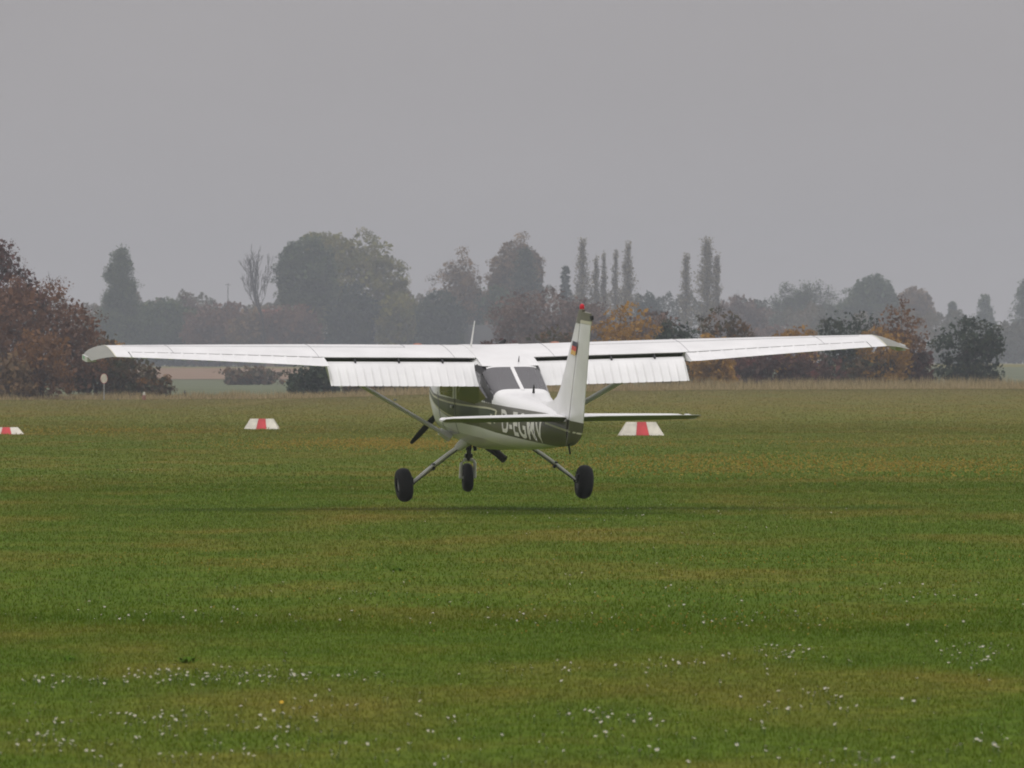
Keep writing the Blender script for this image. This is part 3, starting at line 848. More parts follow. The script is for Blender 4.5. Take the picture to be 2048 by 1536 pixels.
# horizontal tail
HZ = -.335; HINGE = -4.86
def tail_z(x): return HZ
for s in (-1, 1):
    mb = MB(); rings = []
    for x, le, th in ((.03, -4.10, .085), (.4, -4.17, .08), (1.0, -4.29, .07), (1.30, -4.35, .062), (1.40, -4.40, .055), (1.44, -4.47, .035)):
        inc = R(-3.2); r_ = []
        prof = [(0, 0), (.03, .4), (.1, .7), (.3, 1), (.6, 1), (1, .72)]
        te = HINGE+.012
        for u, h in prof: r_.append((s*x, le+(te-le)*u, HZ+h*th/2-(HINGE-(le+(te-le)*u))*math.tan(inc)))
        for u, h in prof[::-1][:-1]: r_.append((s*x, le+(te-le)*u, HZ-h*th/2-(HINGE-(le+(te-le)*u))*math.tan(inc)))
        rings.append(r_)
    mb.loft(rings); part(mb, 'tailplane', M['white'], angle=50)
    mb = MB(); rings = []
    e = R(10.5)
    for x, c_, th in ((.07, .20, .06), (.12, .30, .06), (.30, .40, .06), (.7, .39, .057), (1.2, .365, .05), (1.45, .35, .045), (1.50, .33, .042), (1.54, .27, .02)):
        r_ = []; ext = .0 if x < 1.44 else .0
        prof = [(0, .85), (.05, 1), (.3, .8), (.7, .4), (1, .12)]
        for u, h in prof: r_.append((s*x, HINGE-.006-u*c_*math.cos(e)-h*0, HZ+u*c_*math.sin(e)+h*th/2))
        for u, h in prof[::-1]: r_.append((s*x, HINGE-.006-u*c_*math.cos(e), HZ+u*c_*math.sin(e)-h*th/2))
        rings.append(r_)
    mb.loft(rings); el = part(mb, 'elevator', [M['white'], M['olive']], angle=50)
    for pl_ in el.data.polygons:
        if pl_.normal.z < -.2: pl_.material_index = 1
    # balance horn ahead of the hinge at the tip
    mb = MB(); mb.loft([[(s*x, y, HZ+dz) for y, dz in ((l_, .0), (l_-.04, t_), (HINGE-.05, t_), (HINGE-.05, -t_), (l_-.04, -t_))] for x, l_, t_ in ((1.452, -4.62, .022), (1.50, -4.64, .022), (1.54, -4.70, .012))])
    part(mb, 'elevator_horn', M['white'])
mb = MB(); mb.tube([(-.03, -5.0, -.62), (.0, -4.95, -.74)], .012, 6); part(mb, 'tie_down_ring', M['dark'])

# ---- nose: cowling ring, spinner, propeller, nose gear, exhaust
HUB = Vector((0, 1.46, -.64))
mb = MB(); mb.lathe_y(HUB, [(-.08, .0), (-.08, .15), (.0, .155), (.08, .135), (.17, .09), (.24, .03), (.25, 0)], 24); part(mb, 'spinner', M['white'])
prop = empty('propeller', SH+HUB); prop.parent = plane; prop.rotation_euler = (0, R(-(90-43)), 0)
for s in (-1, 1):
    mb = MB(); rings = []
    for r_, c_, tw, th in ((.05, .09, 60, .05), (.15, .075, 48, .04), (.3, .092, 34, .03), (.5, .095, 25, .022), (.68, .085, 19, .016), (.80, .066, 16, .012), (.86, .045, 15, .008), (.875, .02, 15, .004)):
        a = R(tw)*s; rr = []
        for k in range(10):
            q = 2*math.pi*k/10; u, v = math.cos(q)*c_/2, math.sin(q)*th/2
            rr.append((s*r_, u*math.sin(a)+v*math.cos(a), u*math.cos(a)-v*math.sin(a)))
        rings.append(rr)
    mb.loft(rings); mb.build('blade', M['dark'], prop)
mb = MB()
NG = Vector((0, .86, -1.645))
mb.tube([(0, .74, -.95), (0, .80, -1.30)], .036, 12); mb.tube([(0, .80, -1.28), (0, .825, -1.42)], .026, 12)
part(mb, 'nose_oleo', M['dark'])
mb = MB(); mb.tube([(-.01, .72, -1.22), (-.01, .69, -1.32), (-.01, .77, -1.42)], .018, 6); mb.tube([(.05, .74, -1.18), (.07, .74, -1.30)], .022, 8); mb.box((0, .78, -1.20), (.11, .08, .05)); mb.box((0, .81, -1.37), (.09, .07, .05))
part(mb, 'torque_link', M['dark'])
mb = MB()
for s in (-1, 1):
    mb.tube([(0, .825, -1.42), (s*.05, .83, -1.425), (s*.085, .84, -1.46), (s*.09, .86, -1.645)], [.02, .022, .02, .022], 8)
part(mb, 'nose_fork', M['leg'])
nw = empty('nose_wheel', SH+NG); nw.parent = plane; nw.rotation_euler = (0, R(-1.5), R(-6))
mb = MB(); RT, WT = .178, .064; prof = []
for k in range(21):
    q = math.pi*(-.6+1.2*k/20); prof.append((math.sin(q)*WT, RT-.07+math.copysign(abs(math.cos(q))**.75, math.cos(q))*.07))
mb.lathe_x((0, 0, 0), prof, 36); mb.build('tyre', M['black'], nw)
mb = MB(); mb.lathe_x((0, 0, 0), [(-.05, 0), (-.05, .05), (-.03, .07), (-.045, .09), (.045, .09), (.03, .07), (.05, .05), (.05, 0)], 24); mb.tube([(-.10, 0, 0), (.10, 0, 0)], .014, 8); mb.build('rim', M['leg'], nw)
mb = MB(); mb.tube([(.12, .80, -.98), (.16, .72, -1.14), (.22, .62, -1.24), (.30, .52, -1.31)], [.085, .078, .062, .05], 14); mb.tube([(.28, .54, -1.295), (.375, .44, -1.385)], [.047, .05], 14)
part(mb, 'exhaust_pipe', M['exhaust'])
mb = MB(); mb.loft([[(-.03+a*k, .62+b*k*1.2, z) for a, b in ((-1, -1), (1, -1), (1, 1), (-1, 1))] for z, k in ((-1.02, .17), (-1.15, .13))]); part(mb, 'cowl_flap_lip', M['exhaust'])
mb = MB(); mb.tube([(-.28, -.45, -1.08), (-.28, -.47, -1.16), (-.27, -.5, -1.17)], .016, 6); part(mb, 'fuel_drain', M['dark'])

# ---- aerials
mb = MB(); p = wpt(-.30, .42, True); mb.tube([(p[0], p[1], p[2]), (p[0]+.01, p[1]-.17, p[2]+.34)], [.013, .006], 8); mb.tube([(p[0], p[1], p[2]-.005), (p[0], p[1]-.006, p[2]+.016)], [.04, .018], 10); part(mb, 'whip_aerial', M['leg'])
mb = MB(); zt = sec_at(-2.45)[1]; mb.tube([(.10, -2.45, zt-.01), (.10, -2.46, zt+.06), (.10, -2.475, zt+.11)], [.018, .012, .004], 8); part(mb, 'rear_aerial', M['dark'])
mb = MB(); mb.tube([(.12, -1.50, .02), (.12, -1.53, .09)], [.009, .004], 6); part(mb, 'roof_probe', M['dark'])

# ------------------------------------------------------------------ runway markers
def marker(px, base_y, wpx, hpx, label, yaw):
    D = EYE*F_PX/(base_y-HOR); k = F_PX/D
    W = wpx/k; H = hpx/k; X = (px-1024)/k
    root = empty('runway_marker', (X, D, 0), yaw)
    tag(root, label, 'marker', 'red and white runway edge markers')
    top = .66; dp = .42; tp = .10
    def slice_(u0, u1, nm, mat, bul=0.0):
        mb = MB(); rings = []
        for u in (u0, u1):
            x0 = -W/2+u*W; x1 = (-W/2+u*W)*top
            rings.append([(x0, -dp-bul, .0), (x1, -tp-bul, H), (x1, tp+bul, H), (x0, dp+bul, .0)])
        mb.loft(rings); o = mb.build(nm, mat, root, smooth=False)
        bv = o.modifiers.new('bevel', 'BEVEL'); bv.width = .012; bv.segments = 2
    slice_(0, .36, 'white_panel', M['m_white']); slice_(.3605, .6595, 'red_panel', M['m_red'], .002); slice_(.66, 1, 'white_panel', M['m_white'])
M['m_white'] = pmat('marker_white', (.60, .57, .48), .7, noise=.28, nscale=3.5)
M['m_red'] = pmat('marker_red', (.52, .04, .045), .7, noise=.25, nscale=3.5)
marker(524, 858.5, 70, 21, 'red and white runway marker below the left wing', R(-3))
marker(1282, 871, 89, 27, 'red and white runway marker beneath the right tailplane, nearest one', R(4))
marker(12, 868.5, 72, 14, 'low red and white runway marker cut by the left picture edge', R(2))

# ------------------------------------------------------------------ vegetation
def leaf_mat(name, c1, c2, c3):
    m = bpy.data.materials.new(name); m.use_nodes = True
    nt = m.node_tree; b = nt.nodes['Principled BSDF']
    at = nt.nodes.new('ShaderNodeAttribute'); at.attribute_name = 'tint'
    cr = nt.nodes.new('ShaderNodeValToRGB'); e = cr.color_ramp.elements
    e[0].position = .1; e[0].color = (*c1, 1); e[1].position = .9; e[1].color = (*c3, 1)
    k = e.new(.5); k.color = (*c2, 1)
    nt.links.new(at.outputs['Fac'], cr.inputs[0]); nt.links.new(cr.outputs[0], b.inputs['Base Color'])
    b.inputs['Roughness'].default_value = .7; b.inputs['Specular IOR Level'].default_value = .15
    tr = nt.nodes.new('ShaderNodeBsdfTranslucent'); nt.links.new(cr.outputs[0], tr.inputs['Color'])
    ms = nt.nodes.new('ShaderNodeMixShader'); ms.inputs[0].default_value = .25
    nt.links.new(b.outputs[0], ms.inputs[1]); nt.links.new(tr.outputs[0], ms.inputs[2]); nt.links.new(ms.outputs[0], nt.nodes['Material Output'].inputs['Surface'])
    return m
PAL = {
 'redbrown': leaf_mat('leaves_redbrown', (.10, .055, .036), (.18, .092, .052), (.255, .13, .062)),
 'darkred': leaf_mat('leaves_dark_red', (.055, .045, .033), (.11, .055, .042), (.20, .062, .05)),
 'orange': leaf_mat('leaves_orange', (.23, .125, .028), (.40, .22, .036), (.48, .28, .045)),
 'brown': leaf_mat('leaves_brown', (0.100, 0.075, 0.040), (0.204, 0.126, 0.060), (0.342, 0.211, 0.080)),
 'green': leaf_mat('leaves_green', (0.037, 0.063, 0.031), (0.074, 0.108, 0.039), (0.130, 0.157, 0.050)),
 'dark': leaf_mat('leaves_dark', (0.024, 0.040, 0.026), (0.045, 0.066, 0.040), (0.086, 0.099, 0.046)),
 'olive': leaf_mat('leaves_olive', (.10, .115, .03), (.20, .185, .04), (.31, .255, .06)),
 'twig': leaf_mat('twigs_brown', (0.112, 0.080, 0.064), (0.189, 0.128, 0.103), (0.269, 0.177, 0.124)),
 'pale': leaf_mat('leaves_pale', (0.134, 0.110, 0.070), (0.214, 0.182, 0.102), (0.295, 0.247, 0.135)),
 'mixed': leaf_mat('leaves_mixed', (.05, .07, .032), (.12, .078, .04), (.27, .13, .03)),
 'brown2': leaf_mat('leaves_wood', (.05, .06, .035), (.10, .09, .05), (.16, .11, .06)),
 'rust': leaf_mat('leaves_rust', (.11, .058, .03), (.21, .105, .04), (.30, .155, .05)),
}
M['bark'] = pmat('bark', (.06, .05, .042), .95, noise=.4, nscale=3)

def leaf_cloud(P, size, r, tint, flat=.0):
    n = len(P)
    a = r.normal(size=(n, 3)); a /= np.linalg.norm(a, axis=1)[:, None]
    b = np.cross(a, r.normal(size=(n, 3))); b /= np.linalg.norm(b, axis=1)[:, None]
    s = (size*(.55+.9*r.random(n)))[:, None]*.5
    v = np.empty((n, 4, 3)); v[:, 0] = P-a*s; v[:, 1] = P+b*s*.62; v[:, 2] = P+a*s; v[:, 3] = P-b*s*.62
    return v.reshape(-1, 3), np.repeat(np.clip(tint, 0, 1), 4)

def tubes(segs, n=4):
    """segs: list of (p0, p1, r0, r1) -> one numpy mesh"""
    S = np.array([(*a, *b, c, d) for a, b, c, d in segs], float); p0, p1, r0, r1 = S[:, :3], S[:, 3:6], S[:, 6], S[:, 7]
    d = p1-p0; d /= np.maximum(np.linalg.norm(d, axis=1), 1e-6)[:, None]
    ref = np.where(np.abs(d[:, 2:3]) < .9, np.array([[0, 0, 1.]]), np.array([[1., 0, 0]]))
    a = np.cross(d, ref); a /= np.linalg.norm(a, axis=1)[:, None]; b = np.cross(a, d)
    V = np.empty((len(S), 2*n, 3))
    for k in range(n):
        t = 2*math.pi*k/n; o = a*math.cos(t)+b*math.sin(t)
        V[:, k] = p0+o*r0[:, None]; V[:, n+k] = p1+o*r1[:, None]
    base = np.arange(len(S))[:, None]*2*n
    f = np.concatenate([base+np.array([[k, (k+1) % n, n+(k+1) % n, n+k]]) for k in range(n)], 1).ravel()
    return V.reshape(-1, 3), f

def grow(r, H, levels, spread, base_r, up=.25, trunk_frac=.3, nb=(3, 4), shrink=.68):
    """branching skeleton from the ground; returns segments and twig tips"""
    segs = []; tips = []
    def rec(p, d, L, rad, lev):
        n = 3 if lev < 2 else 2; q = p
        for k in range(n):
            d = d + r.normal(size=3)*.10 + np.array([0, 0, up*.12]); d = d/np.linalg.norm(d)
            q2 = q+d*L/n; segs.append((q, q2, rad*(1-.35*k/n), rad*(1-.35*(k+1)/n))); q = q2
            if lev >= 1 and k < n-1 and lev < levels: rec(q, branch(d, spread), L*shrink*.8, rad*.5, lev+1)
        if lev >= levels: tips.append(q); return
        for _ in range(r.integers(nb[0], nb[1]+1)): rec(q, branch(d, spread), L*shrink*(.8+.4*r.random()), rad*.58, lev+1)
    def branch(d, sp):
        x = d + r.normal(size=3)*sp + np.array([0, 0, up]); return x/np.linalg.norm(x)
    rec(np.zeros(3), np.array([0, 0, 1.]), H*trunk_frac, base_r, 0)
    return segs, np.array(tips)

def place(px, D): return ((px-1024)/F_PX*D, D, float(terrain(D, (px-1024)/F_PX*D)))
def height_for(top, D, px=0): return EYE + (HOR-top)*D/F_PX - float(terrain(D, (px-1024)/F_PX*D))

NVEG = [100]
def finish(name, px, D, crown, trunk, pal, label, cat, group, crown_name='crown'):
    root = empty(name, place(px, D)); tag(root, label, cat, group)
    if crown is not None:
        v, t = crown; np_mesh(crown_name, v, np.arange(len(v)), 4, PAL[pal], {'tint': t}, root)
    if trunk is not None:
        v, f = trunk; np_mesh('trunk', v, f, 4, M['bark'], None, root)
    return root

def leafy(px, D, top, wpx, pal, label, cat='tree', group=None, name='tree', blobs=None, dens=1.0, leaf=None, low=.12, loose=.0, profile='round', twiggy=0):
    """broadleaf crown: clusters of leaves on limbs inside an uneven envelope"""
    NVEG[0] += 1; r = np.random.default_rng(NVEG[0])
    H = height_for(top, D, px); W = wpx*D/F_PX
    leaf = leaf or max(.125, D*2/F_PX*1.85)
    # envelope: a few overlapping lobes
    if blobs is None:
        blobs = [(0, .62, .5, .38)]
        for k in range(6):
            a = r.uniform(-.32, .32); z = r.uniform(.3, .72); blobs.append((a, z, r.uniform(.2, .3), r.uniform(.16, .26)))
        if profile == 'bush': blobs += [(r.uniform(-.3, .3), r.uniform(.14, .3), .25, .22) for _ in range(4)]+[(0, .42, .48, .42), (0, .16, .47, .17), (-.27, .2, .22, .2), (.27, .2, .22, .2)]
    B = np.array(blobs)
    area = (W*H)
    ncl = int(np.clip(area*1.1*dens, 60, 420)); C_ = []
    wts = B[:, 2]*B[:, 3]; wts = wts/wts.sum()
    for b in r.choice(len(B), ncl, p=wts):
        u = r.normal(size=3); u /= np.linalg.norm(u); q = r.random()**(1/3)*.2+.75*(.5+.45*r.random())
        lump = 1+.16*math.sin(u[0]*5+b)+.12*math.sin(u[2]*7+b*2)
        C_.append((B[b, 0]*W+u[0]*q*B[b, 2]*W*lump*.96, u[1]*q*B[b, 2]*W*lump, B[b, 1]*H+u[2]*q*B[b, 3]*H*lump*.96))
    C_ = np.array(C_); C_ = C_[(C_[:, 2] > low*H) & (C_[:, 2] < H*1.0)]
    sg = np.clip(math.sqrt(area)*.095, .36, 1.45)*(1+loose)
    per = int(np.clip(.75*math.pi*sg*sg/(.16*leaf*leaf), 20, 76))
    n = len(C_)*per
    u = r.normal(size=(n, 3)); u /= np.linalg.norm(u, axis=1)[:, None]
    cen = np.repeat(C_, per, 0); P = cen + u*(r.random(n)**.45*sg)[:, None]*np.array([1, 1, .75])
    P[:, 2] = np.maximum(P[:, 2], .05)
    tc_ = np.repeat(r.random(len(C_)), per)
    tint = .68*tc_ + .32*r.random(n)
    # inner mass of foliage
    nf = int(len(C_)*(14 if loose < .12 else 4)); bi = r.choice(len(B), nf, p=wts); u = r.normal(size=(nf, 3)); u /= np.linalg.norm(u, axis=1)[:, None]
    u *= (r.random(nf)**.4*.86)[:, None]
    Q = np.stack([B[bi, 0]*W+u[:, 0]*B[bi, 2]*W, u[:, 1]*B[bi, 2]*W, B[bi, 1]*H+u[:, 2]*B[bi, 3]*H], 1); Q = Q[(Q[:, 2] > low*H)]
    va, ta = leaf_cloud(P, leaf, r, tint); vb, tb = leaf_cloud(Q, leaf*2.8, r, .2+.4*r.random(len(Q)))
    crown = (np.concatenate([va, vb]), np.concatenate([ta, tb]))
    # trunk and limbs
    rad = max(.06, H*.018); segs = []; hz = H*.5
    pts = [np.array([0, 0, 0.])]
    for k in range(1, 6): pts.append(np.array([r.normal()*.012*H, r.normal()*.012*H, hz*k/5]))
    for k in range(5): segs.append((pts[k], pts[k+1], rad*(1-.13*k), rad*(1-.13*(k+1))))
    for c in C_[r.choice(len(C_), min(len(C_), 34), replace=False)]:
        s0 = pts[r.integers(1 if low < .1 else 2, 6)]; m_ = s0*.45+c*.55+np.array([0, 0, .05*H])*r.random()
        segs += [(s0, m_, rad*.32, rad*.18), (m_, c, rad*.18, rad*.05)]
        for _ in range(2+twiggy):
            u_ = r.normal(size=3); u_ /= np.linalg.norm(u_); e = c + u_*sg*(.8+.1*twiggy)*(.7+.5*r.random())+np.array([0, 0, sg*.3]); segs.append((c, e, .02, .006))
    return finish(name, px, D, crown, tubes(segs), pal, label, cat, group)

def bare(px, D, top, wpx, label, levels=5, spread=.42, up=.3, pal='twig', leaves=0, group=None, name='bare_tree', tf=.3, cat='tree', nb=(2, 3)):
    NVEG[0] += 1; r = np.random.default_rng(NVEG[0]); H = height_for(top, D, px); W = wpx*D/F_PX
    segs, tips = grow(r, H, levels, spread, H*.012, up, tf, nb)
    allp = np.array([s[1] for s in segs]); zs = allp[:, 2].max(); xs_ = np.percentile(np.abs(allp[:, 0]), 99)
    k = np.array([W/2/xs_, W/2/xs_, H/zs])
    mn = D*2/F_PX*.16
    segs = [(a*k, b*k, max(c, mn), max(d, mn*.8)) for a, b, c, d in segs]
    crown = None
    if leaves:
        T = tips*k; P = np.repeat(T, leaves, 0)+r.normal(size=(len(T)*leaves, 3))*H*.022
        crown = leaf_cloud(P, D*2/F_PX*1.7, r, r.random(len(P)))
    return finish(name, px, D, crown, tubes(segs, 3), pal, label, cat, group)

def poplar(px, D, top, wpx, label, pal='pale', dens=1.0):
    NVEG[0] += 1; r = np.random.default_rng(NVEG[0]); H = height_for(top, D, px); W = wpx*D/F_PX
    segs = []; P = []; rad = H*.012; W *= 1.6
    for k in range(10): segs.append((np.array([0, 0, H*.1*k]), np.array([r.normal()*.05, 0, H*.1*(k+1)]), rad*(1-.09*k), rad*(1-.09*(k+1))))
    nb = int(170*dens)
    for k in range(nb):
        z = H*(.10+.82*r.random()); a = r.random()*6.283
        prof = min(1, (z/H-.02)*3.2)*min(1, (1.02-z/H)*1.7)
        L = H*.11*(.7+.6*r.random()); rr = W/2*prof*(.5+.5*r.random())
        e = np.array([math.cos(a)*rr, math.sin(a)*rr, min(z+L, H*.995)]); segs.append((np.array([0, 0, z]), e, .05, .015))
        m = int(26*dens); t = r.random(m)[:, None]
        P.append(np.array([0, 0, z])*(1-t)+e*t*1.02+r.normal(size=(m, 3))*np.array([W*.055, W*.055, H*.012]))
    P = np.concatenate(P); crown = leaf_cloud(P, D*2/F_PX*1.9, r, r.random(len(P)))
    return finish('poplar_tree', px, D, crown, tubes(segs), pal, label, 'tree', 'slender poplars behind the hedges')

def conifer(px, D, top, wpx, label, pal='dark', group=None):
    NVEG[0] += 1; r = np.random.default_rng(NVEG[0]); H = height_for(top, D, px); W = wpx*D/F_PX
    segs = [(np.zeros(3), np.array([0, 0, H*.97]), H*.016, .03)]; P = []
    tiers = 22
    for k in range(tiers):
        z = H*(.04+.93*(k/tiers)); rr = W/2*(1-z/H)**.8*1.02+.15
        for q in range(16):
            a = r.random()*6.283; l_ = rr*(.7+.4*r.random()); e = np.array([math.cos(a)*l_, math.sin(a)*l_, z-.12*l_+.02*H*r.random()])
            segs.append((np.array([0, 0, z+.02*H]), e, .05, .02)); m = 16; t = r.random(m)[:, None]**.7
            P.append(np.array([0, 0, z+.02*H])*(1-t)+e*t+r.normal(size=(m, 3))*np.array([.1, .1, .07])*W*.35)
    P = np.concatenate(P); crown = leaf_cloud(P, D*2/F_PX*2.6, r, r.random(len(P)))
    return finish('conifer_tree', px, D, crown, tubes(segs), pal, label, 'tree', group)

# -- near group at the left edge
NL = 'autumn trees and shrubs at the left edge'
leafy(-12, 650, 468, 270, 'darkred', 'tall dark red-brown tree at the left picture edge', group=NL, low=.2, dens=1.7, twiggy=3, loose=.0,
      blobs=[(-.1, .75, .42, .24), (.05, .62, .4, .25), (.27, .62, .2, .12), (.36, .52, .14, .10), (.15, .45, .4, .25), (-.2, .4, .4, .3), (.02, .87, .22, .12)])
leafy(74, 636, 545, 270, 'redbrown', 'rounded dull red-brown tree below the tall one at left', group=NL, low=.03, dens=2.2, profile='bush', name='broad_shrub', cat='shrub', twiggy=1,
      blobs=[(0, .6, .46, .38), (-.2, .6, .35, .36), (.25, .5, .28, .34), (0, .3, .5, .3), (.33, .3, .25, .3), (.32, .58, .18, .2)])
leafy(82, 622, 640, 140, 'rust', 'orange-brown shrub in front of the left trees', group=NL, low=.02, dens=1.6, profile='bush', name='shrub', cat='shrub')
leafy(20, 620, 700, 110, 'brown', 'low dull brown shrub at the bottom left edge', group=NL, low=.02, dens=1.6, profile='bush', name='shrub', cat='shrub')
leafy(190, 640, 650, 170, 'mixed', 'dark mixed shrub behind the white round sign', group=NL, low=.02, dens=2.0, profile='bush', name='shrub', cat='shrub', twiggy=1)
leafy(268, 638, 696, 165, 'mixed', 'low brown-green shrub right of the round sign, sloping down to the meadow', group=NL, low=.02, dens=2.0, profile='bush', name='shrub', cat='shrub',
      blobs=[(-.2, .55, .35, .4), (0, .45, .4, .42), (.2, .3, .32, .3), (-.1, .2, .5, .25), (.36, .14, .16, .16)])
leafy(225, 646, 672, 85, 'orange', 'small orange-leaved twiggy shrub above the left wing tip', group=NL, low=.3, dens=.8, name='shrub', cat='shrub', twiggy=2)

# -- far wood, left half
FW = 'hazy trees beyond the fields'
leafy(240, 2254, 482, 105, 'green', 'tall lone ragged tree right of the left trees', group=FW, low=.12, dens=1.3, loose=.15,
      blobs=[(.0, .91, .14, .07), (.1, .81, .17, .07), (-.13, .74, .18, .08), (.14, .63, .2, .08), (-.08, .56, .27, .08), (.22, .47, .18, .08), (-.12, .38, .33, .11), (.12, .32, .33, .10), (.0, .18, .46, .16), (0, .68, .24, .16), (0, .5, .33, .16), (0, .82, .15, .1)])
leafy(320, 2290, 588, 190, 'green', 'dark green hazy tree below the lone tall tree', group=FW, low=.02, profile='bush')
leafy(230, 2308, 600, 130, 'green', 'hazy blue-green tree left of the lone tall tree foot', group=FW, low=.02, profile='bush')
leafy(440, 2272, 592, 170, 'redbrown', 'reddish hazy hedge tree left of the bare tree', group=FW, low=.02, profile='bush')
leafy(375, 2326, 578, 60, 'twig', 'thin hazy treetop peeping over the left wood', group=FW, low=.3, dens=.6)
leafy(500, 2263, 610, 90, 'brown', 'dull brown tree at the foot of the bare tree', group=FW, low=.02, profile='bush')
bare(530, 2254, 487, 95, 'leafless pale tree with fan of branches beside the great tree', levels=5, spread=.33, up=.45, group=FW)
leafy(690, 2299, 452, 285, 'olive', 'huge broad green-brown tree, the largest on the horizon', group=FW, low=.1, dens=1.5,
      blobs=[(-.12, .80, .28, .19), (.10, .78, .30, .19), (.28, .64, .2, .18), (-.3, .62, .2, .2), (0, .55, .44, .3), (-.28, .4, .22, .2), (.3, .42, .2, .2), (0, .3, .42, .25), (.4, .58, .08, .06), (-.2, .9, .12, .08)])
leafy(612, 2281, 455, 130, 'green', 'dark green crown rising from the left of the huge tree', group=FW, low=.45, dens=1.2)
leafy(590, 2263, 598, 130, 'redbrown', 'low reddish tree before the left foot of the huge tree', group=FW, low=.02, profile='bush')
leafy(700, 2254, 560, 120, 'dark', 'dark evergreen before the middle of the huge tree', group=FW, low=.02, profile='bush')
leafy(800, 2254, 572, 110, 'olive', 'olive green tree before the right foot of the huge tree', group=FW, low=.02, profile='bush')
leafy(880, 2245, 570, 115, 'dark', 'dense dark evergreen right of the olive tree', group=FW, low=.02, profile='bush', dens=1.4)
leafy(918, 2290, 494, 110, 'brown', 'loose brown autumn tree with sky showing through', group=FW, low=.35, dens=.8, loose=.2)
leafy(1030, 2308, 467, 130, 'brown', 'tall brown-topped tree at the middle of the horizon', group=FW, low=.2, dens=1.2, twiggy=1)
conifer(1050, 2281, 490, 150, 'broad dark conifer before the brown-topped tree', group=FW)
leafy(985, 2290, 560, 120, 'green', 'hazy green tree between brown tree and broad conifer', group=FW, low=.02, profile='bush')
conifer(1131, 2290, 524, 48, 'small dark pointed conifer left of the poplars', group=FW)
poplar(1164, 2308, 480, 34, 'tall leftmost poplar of the group above the tail fin')
poplar(1192, 2326, 514, 20, 'short second poplar of the group above the tail fin', dens=.7)
poplar(1208, 2326, 507, 15, 'thinnest poplar, third of the group above the fin', dens=.6)
poplar(1231, 2317, 501, 20, 'slim fourth poplar of the group above the fin', dens=.7)
poplar(1256, 2308, 487, 30, 'tall rightmost poplar of the group above the fin')
poplar(1373, 2335, 512, 30, 'thin poplar left of the thick double poplar', dens=.8)
poplar(1414, 2317, 481, 42, 'thick tall poplar standing right of the group, main stem', dens=1.3)
poplar(1434, 2319, 508, 22, 'lower right stem beside the thick tall poplar', dens=.8)
leafy(1295, 2272, 576, 75, 'dark', 'small round dark treetop between the poplars', group=FW, low=.02, profile='bush')
leafy(1480, 2236, 580, 120, 'twig', 'bare brown shrubs right of the thick poplar', group=FW, low=.02, dens=.7, twiggy=2, profile='bush')
bare(1578, 2560, 562, 185, 'wide spreading hazy tree with drooping leafless branches', levels=5, spread=.75, up=.12, leaves=5, pal='green', group=FW, tf=.22, nb=(3, 4))
leafy(1745, 2605, 540, 120, 'green', 'round hazy dark tree behind the right wing', group=FW, low=.02, dens=1.2)
leafy(1825, 2740, 566, 110, 'brown', 'pale hazy round tree right of the dark round one', group=FW, low=.02)
leafy(1660, 2650, 600, 130, 'green', 'faint low tree between the wide tree and the round tree', group=FW, low=.02)
conifer(1905, 2920, 600, 60, 'faint small conifer beside the dark right tree', pal='green', group=FW)
conifer(1970, 2965, 586, 85, 'faint broad conifer behind the dark right tree', pal='green', group=FW)
conifer(2052, 2875, 555, 120, 'faint large conifer at the right picture edge', pal='green', group=FW)
leafy(1560, 2200, 645, 180, 'redbrown', 'dull reddish hazy hedge tree right of the poplars', group=FW, low=.02, profile='bush')
leafy(1920, 2560, 640, 140, 'green', 'low hazy tree left of the dark right tree', group=FW, low=.02, profile='bush')
leafy(2040, 2650, 655, 90, 'green', 'low hazy tree at the far right edge', group=FW, low=.02, profile='bush')
leafy(360, 2380, 660, 260, 'dark', 'dark hazy shrubbery behind the ploughed field', group=FW, low=.02, profile='bush', name='shrub', cat='shrub')

def far_wood():
    r = np.random.default_rng(909); n = 54000; D0 = 2480
    px = r.uniform(-120, 2170, n)
    top = np.interp(px, [-120, 150, 220, 400, 520, 600, 850, 1000, 1290, 1330, 1500, 1700, 1850, 1960, 2170], [610, 612, 600, 598, 622, 590, 596, 588, 590, 600, 612, 628, 622, 650, 652])
    top = top - 5 + 9*np.sin(px*.045)+6*np.sin(px*.13+1)+4*np.sin(px*.29)
    y = D0 + 60*r.random(n); x = (px-1024)/F_PX*y
    zt = EYE+(HOR-top)*y/F_PX; zb = terrain(y, x); u = r.random(n)**.6
    z = zb+(zt-zb)*u
    v, t = leaf_cloud(np.stack([x, y, z], 1), .75, r, .25+.3*np.sin(px*.03+np.sin(px*.011)*3)+.3*r.random(n))
    o = np_mesh('far_wood', v, np.arange(len(v)), 4, PAL['brown2'], {'tint': t}); tag(o, 'hazy band of woodland closing the view behind the single trees', 'wood', kind='stuff')
far_wood()
# -- middle distance
MD = 'hedge shrubs in the middle distance'
leafy(1085, 1300, 566, 235, 'twig', 'large purplish brown bare bush left of the tail fin', group=MD, low=.02, profile='bush', dens=1.3, twiggy=2, name='shrub', cat='shrub')
leafy(1180, 1320, 580, 130, 'twig', 'brown bare bush below the leftmost poplars', group=MD, low=.02, profile='bush', dens=1.1, twiggy=2, name='shrub', cat='shrub')
leafy(1100, 800, 640, 130, 'mixed', 'dark mixed shrub directly left of the fin top', group=MD, low=.02, profile='bush', dens=1.2, name='shrub', cat='shrub')
leafy(505, 1180, 732, 140, 'mixed', 'low green-brown shrub right of the ploughed field', group=MD, low=.0, profile='bush', name='shrub', cat='shrub', dens=1.5)
leafy(625, 672, 716, 120, 'dark', 'dark grey round bush standing alone below the left flap', group=MD, low=.0, profile='bush', name='shrub', cat='shrub', dens=2.2, twiggy=1)
leafy(735, 680, 745, 110, 'mixed', 'low dark hedge shrub under the outer left flap', group=MD, low=.0, profile='bush', name='shrub', cat='shrub', dens=2)
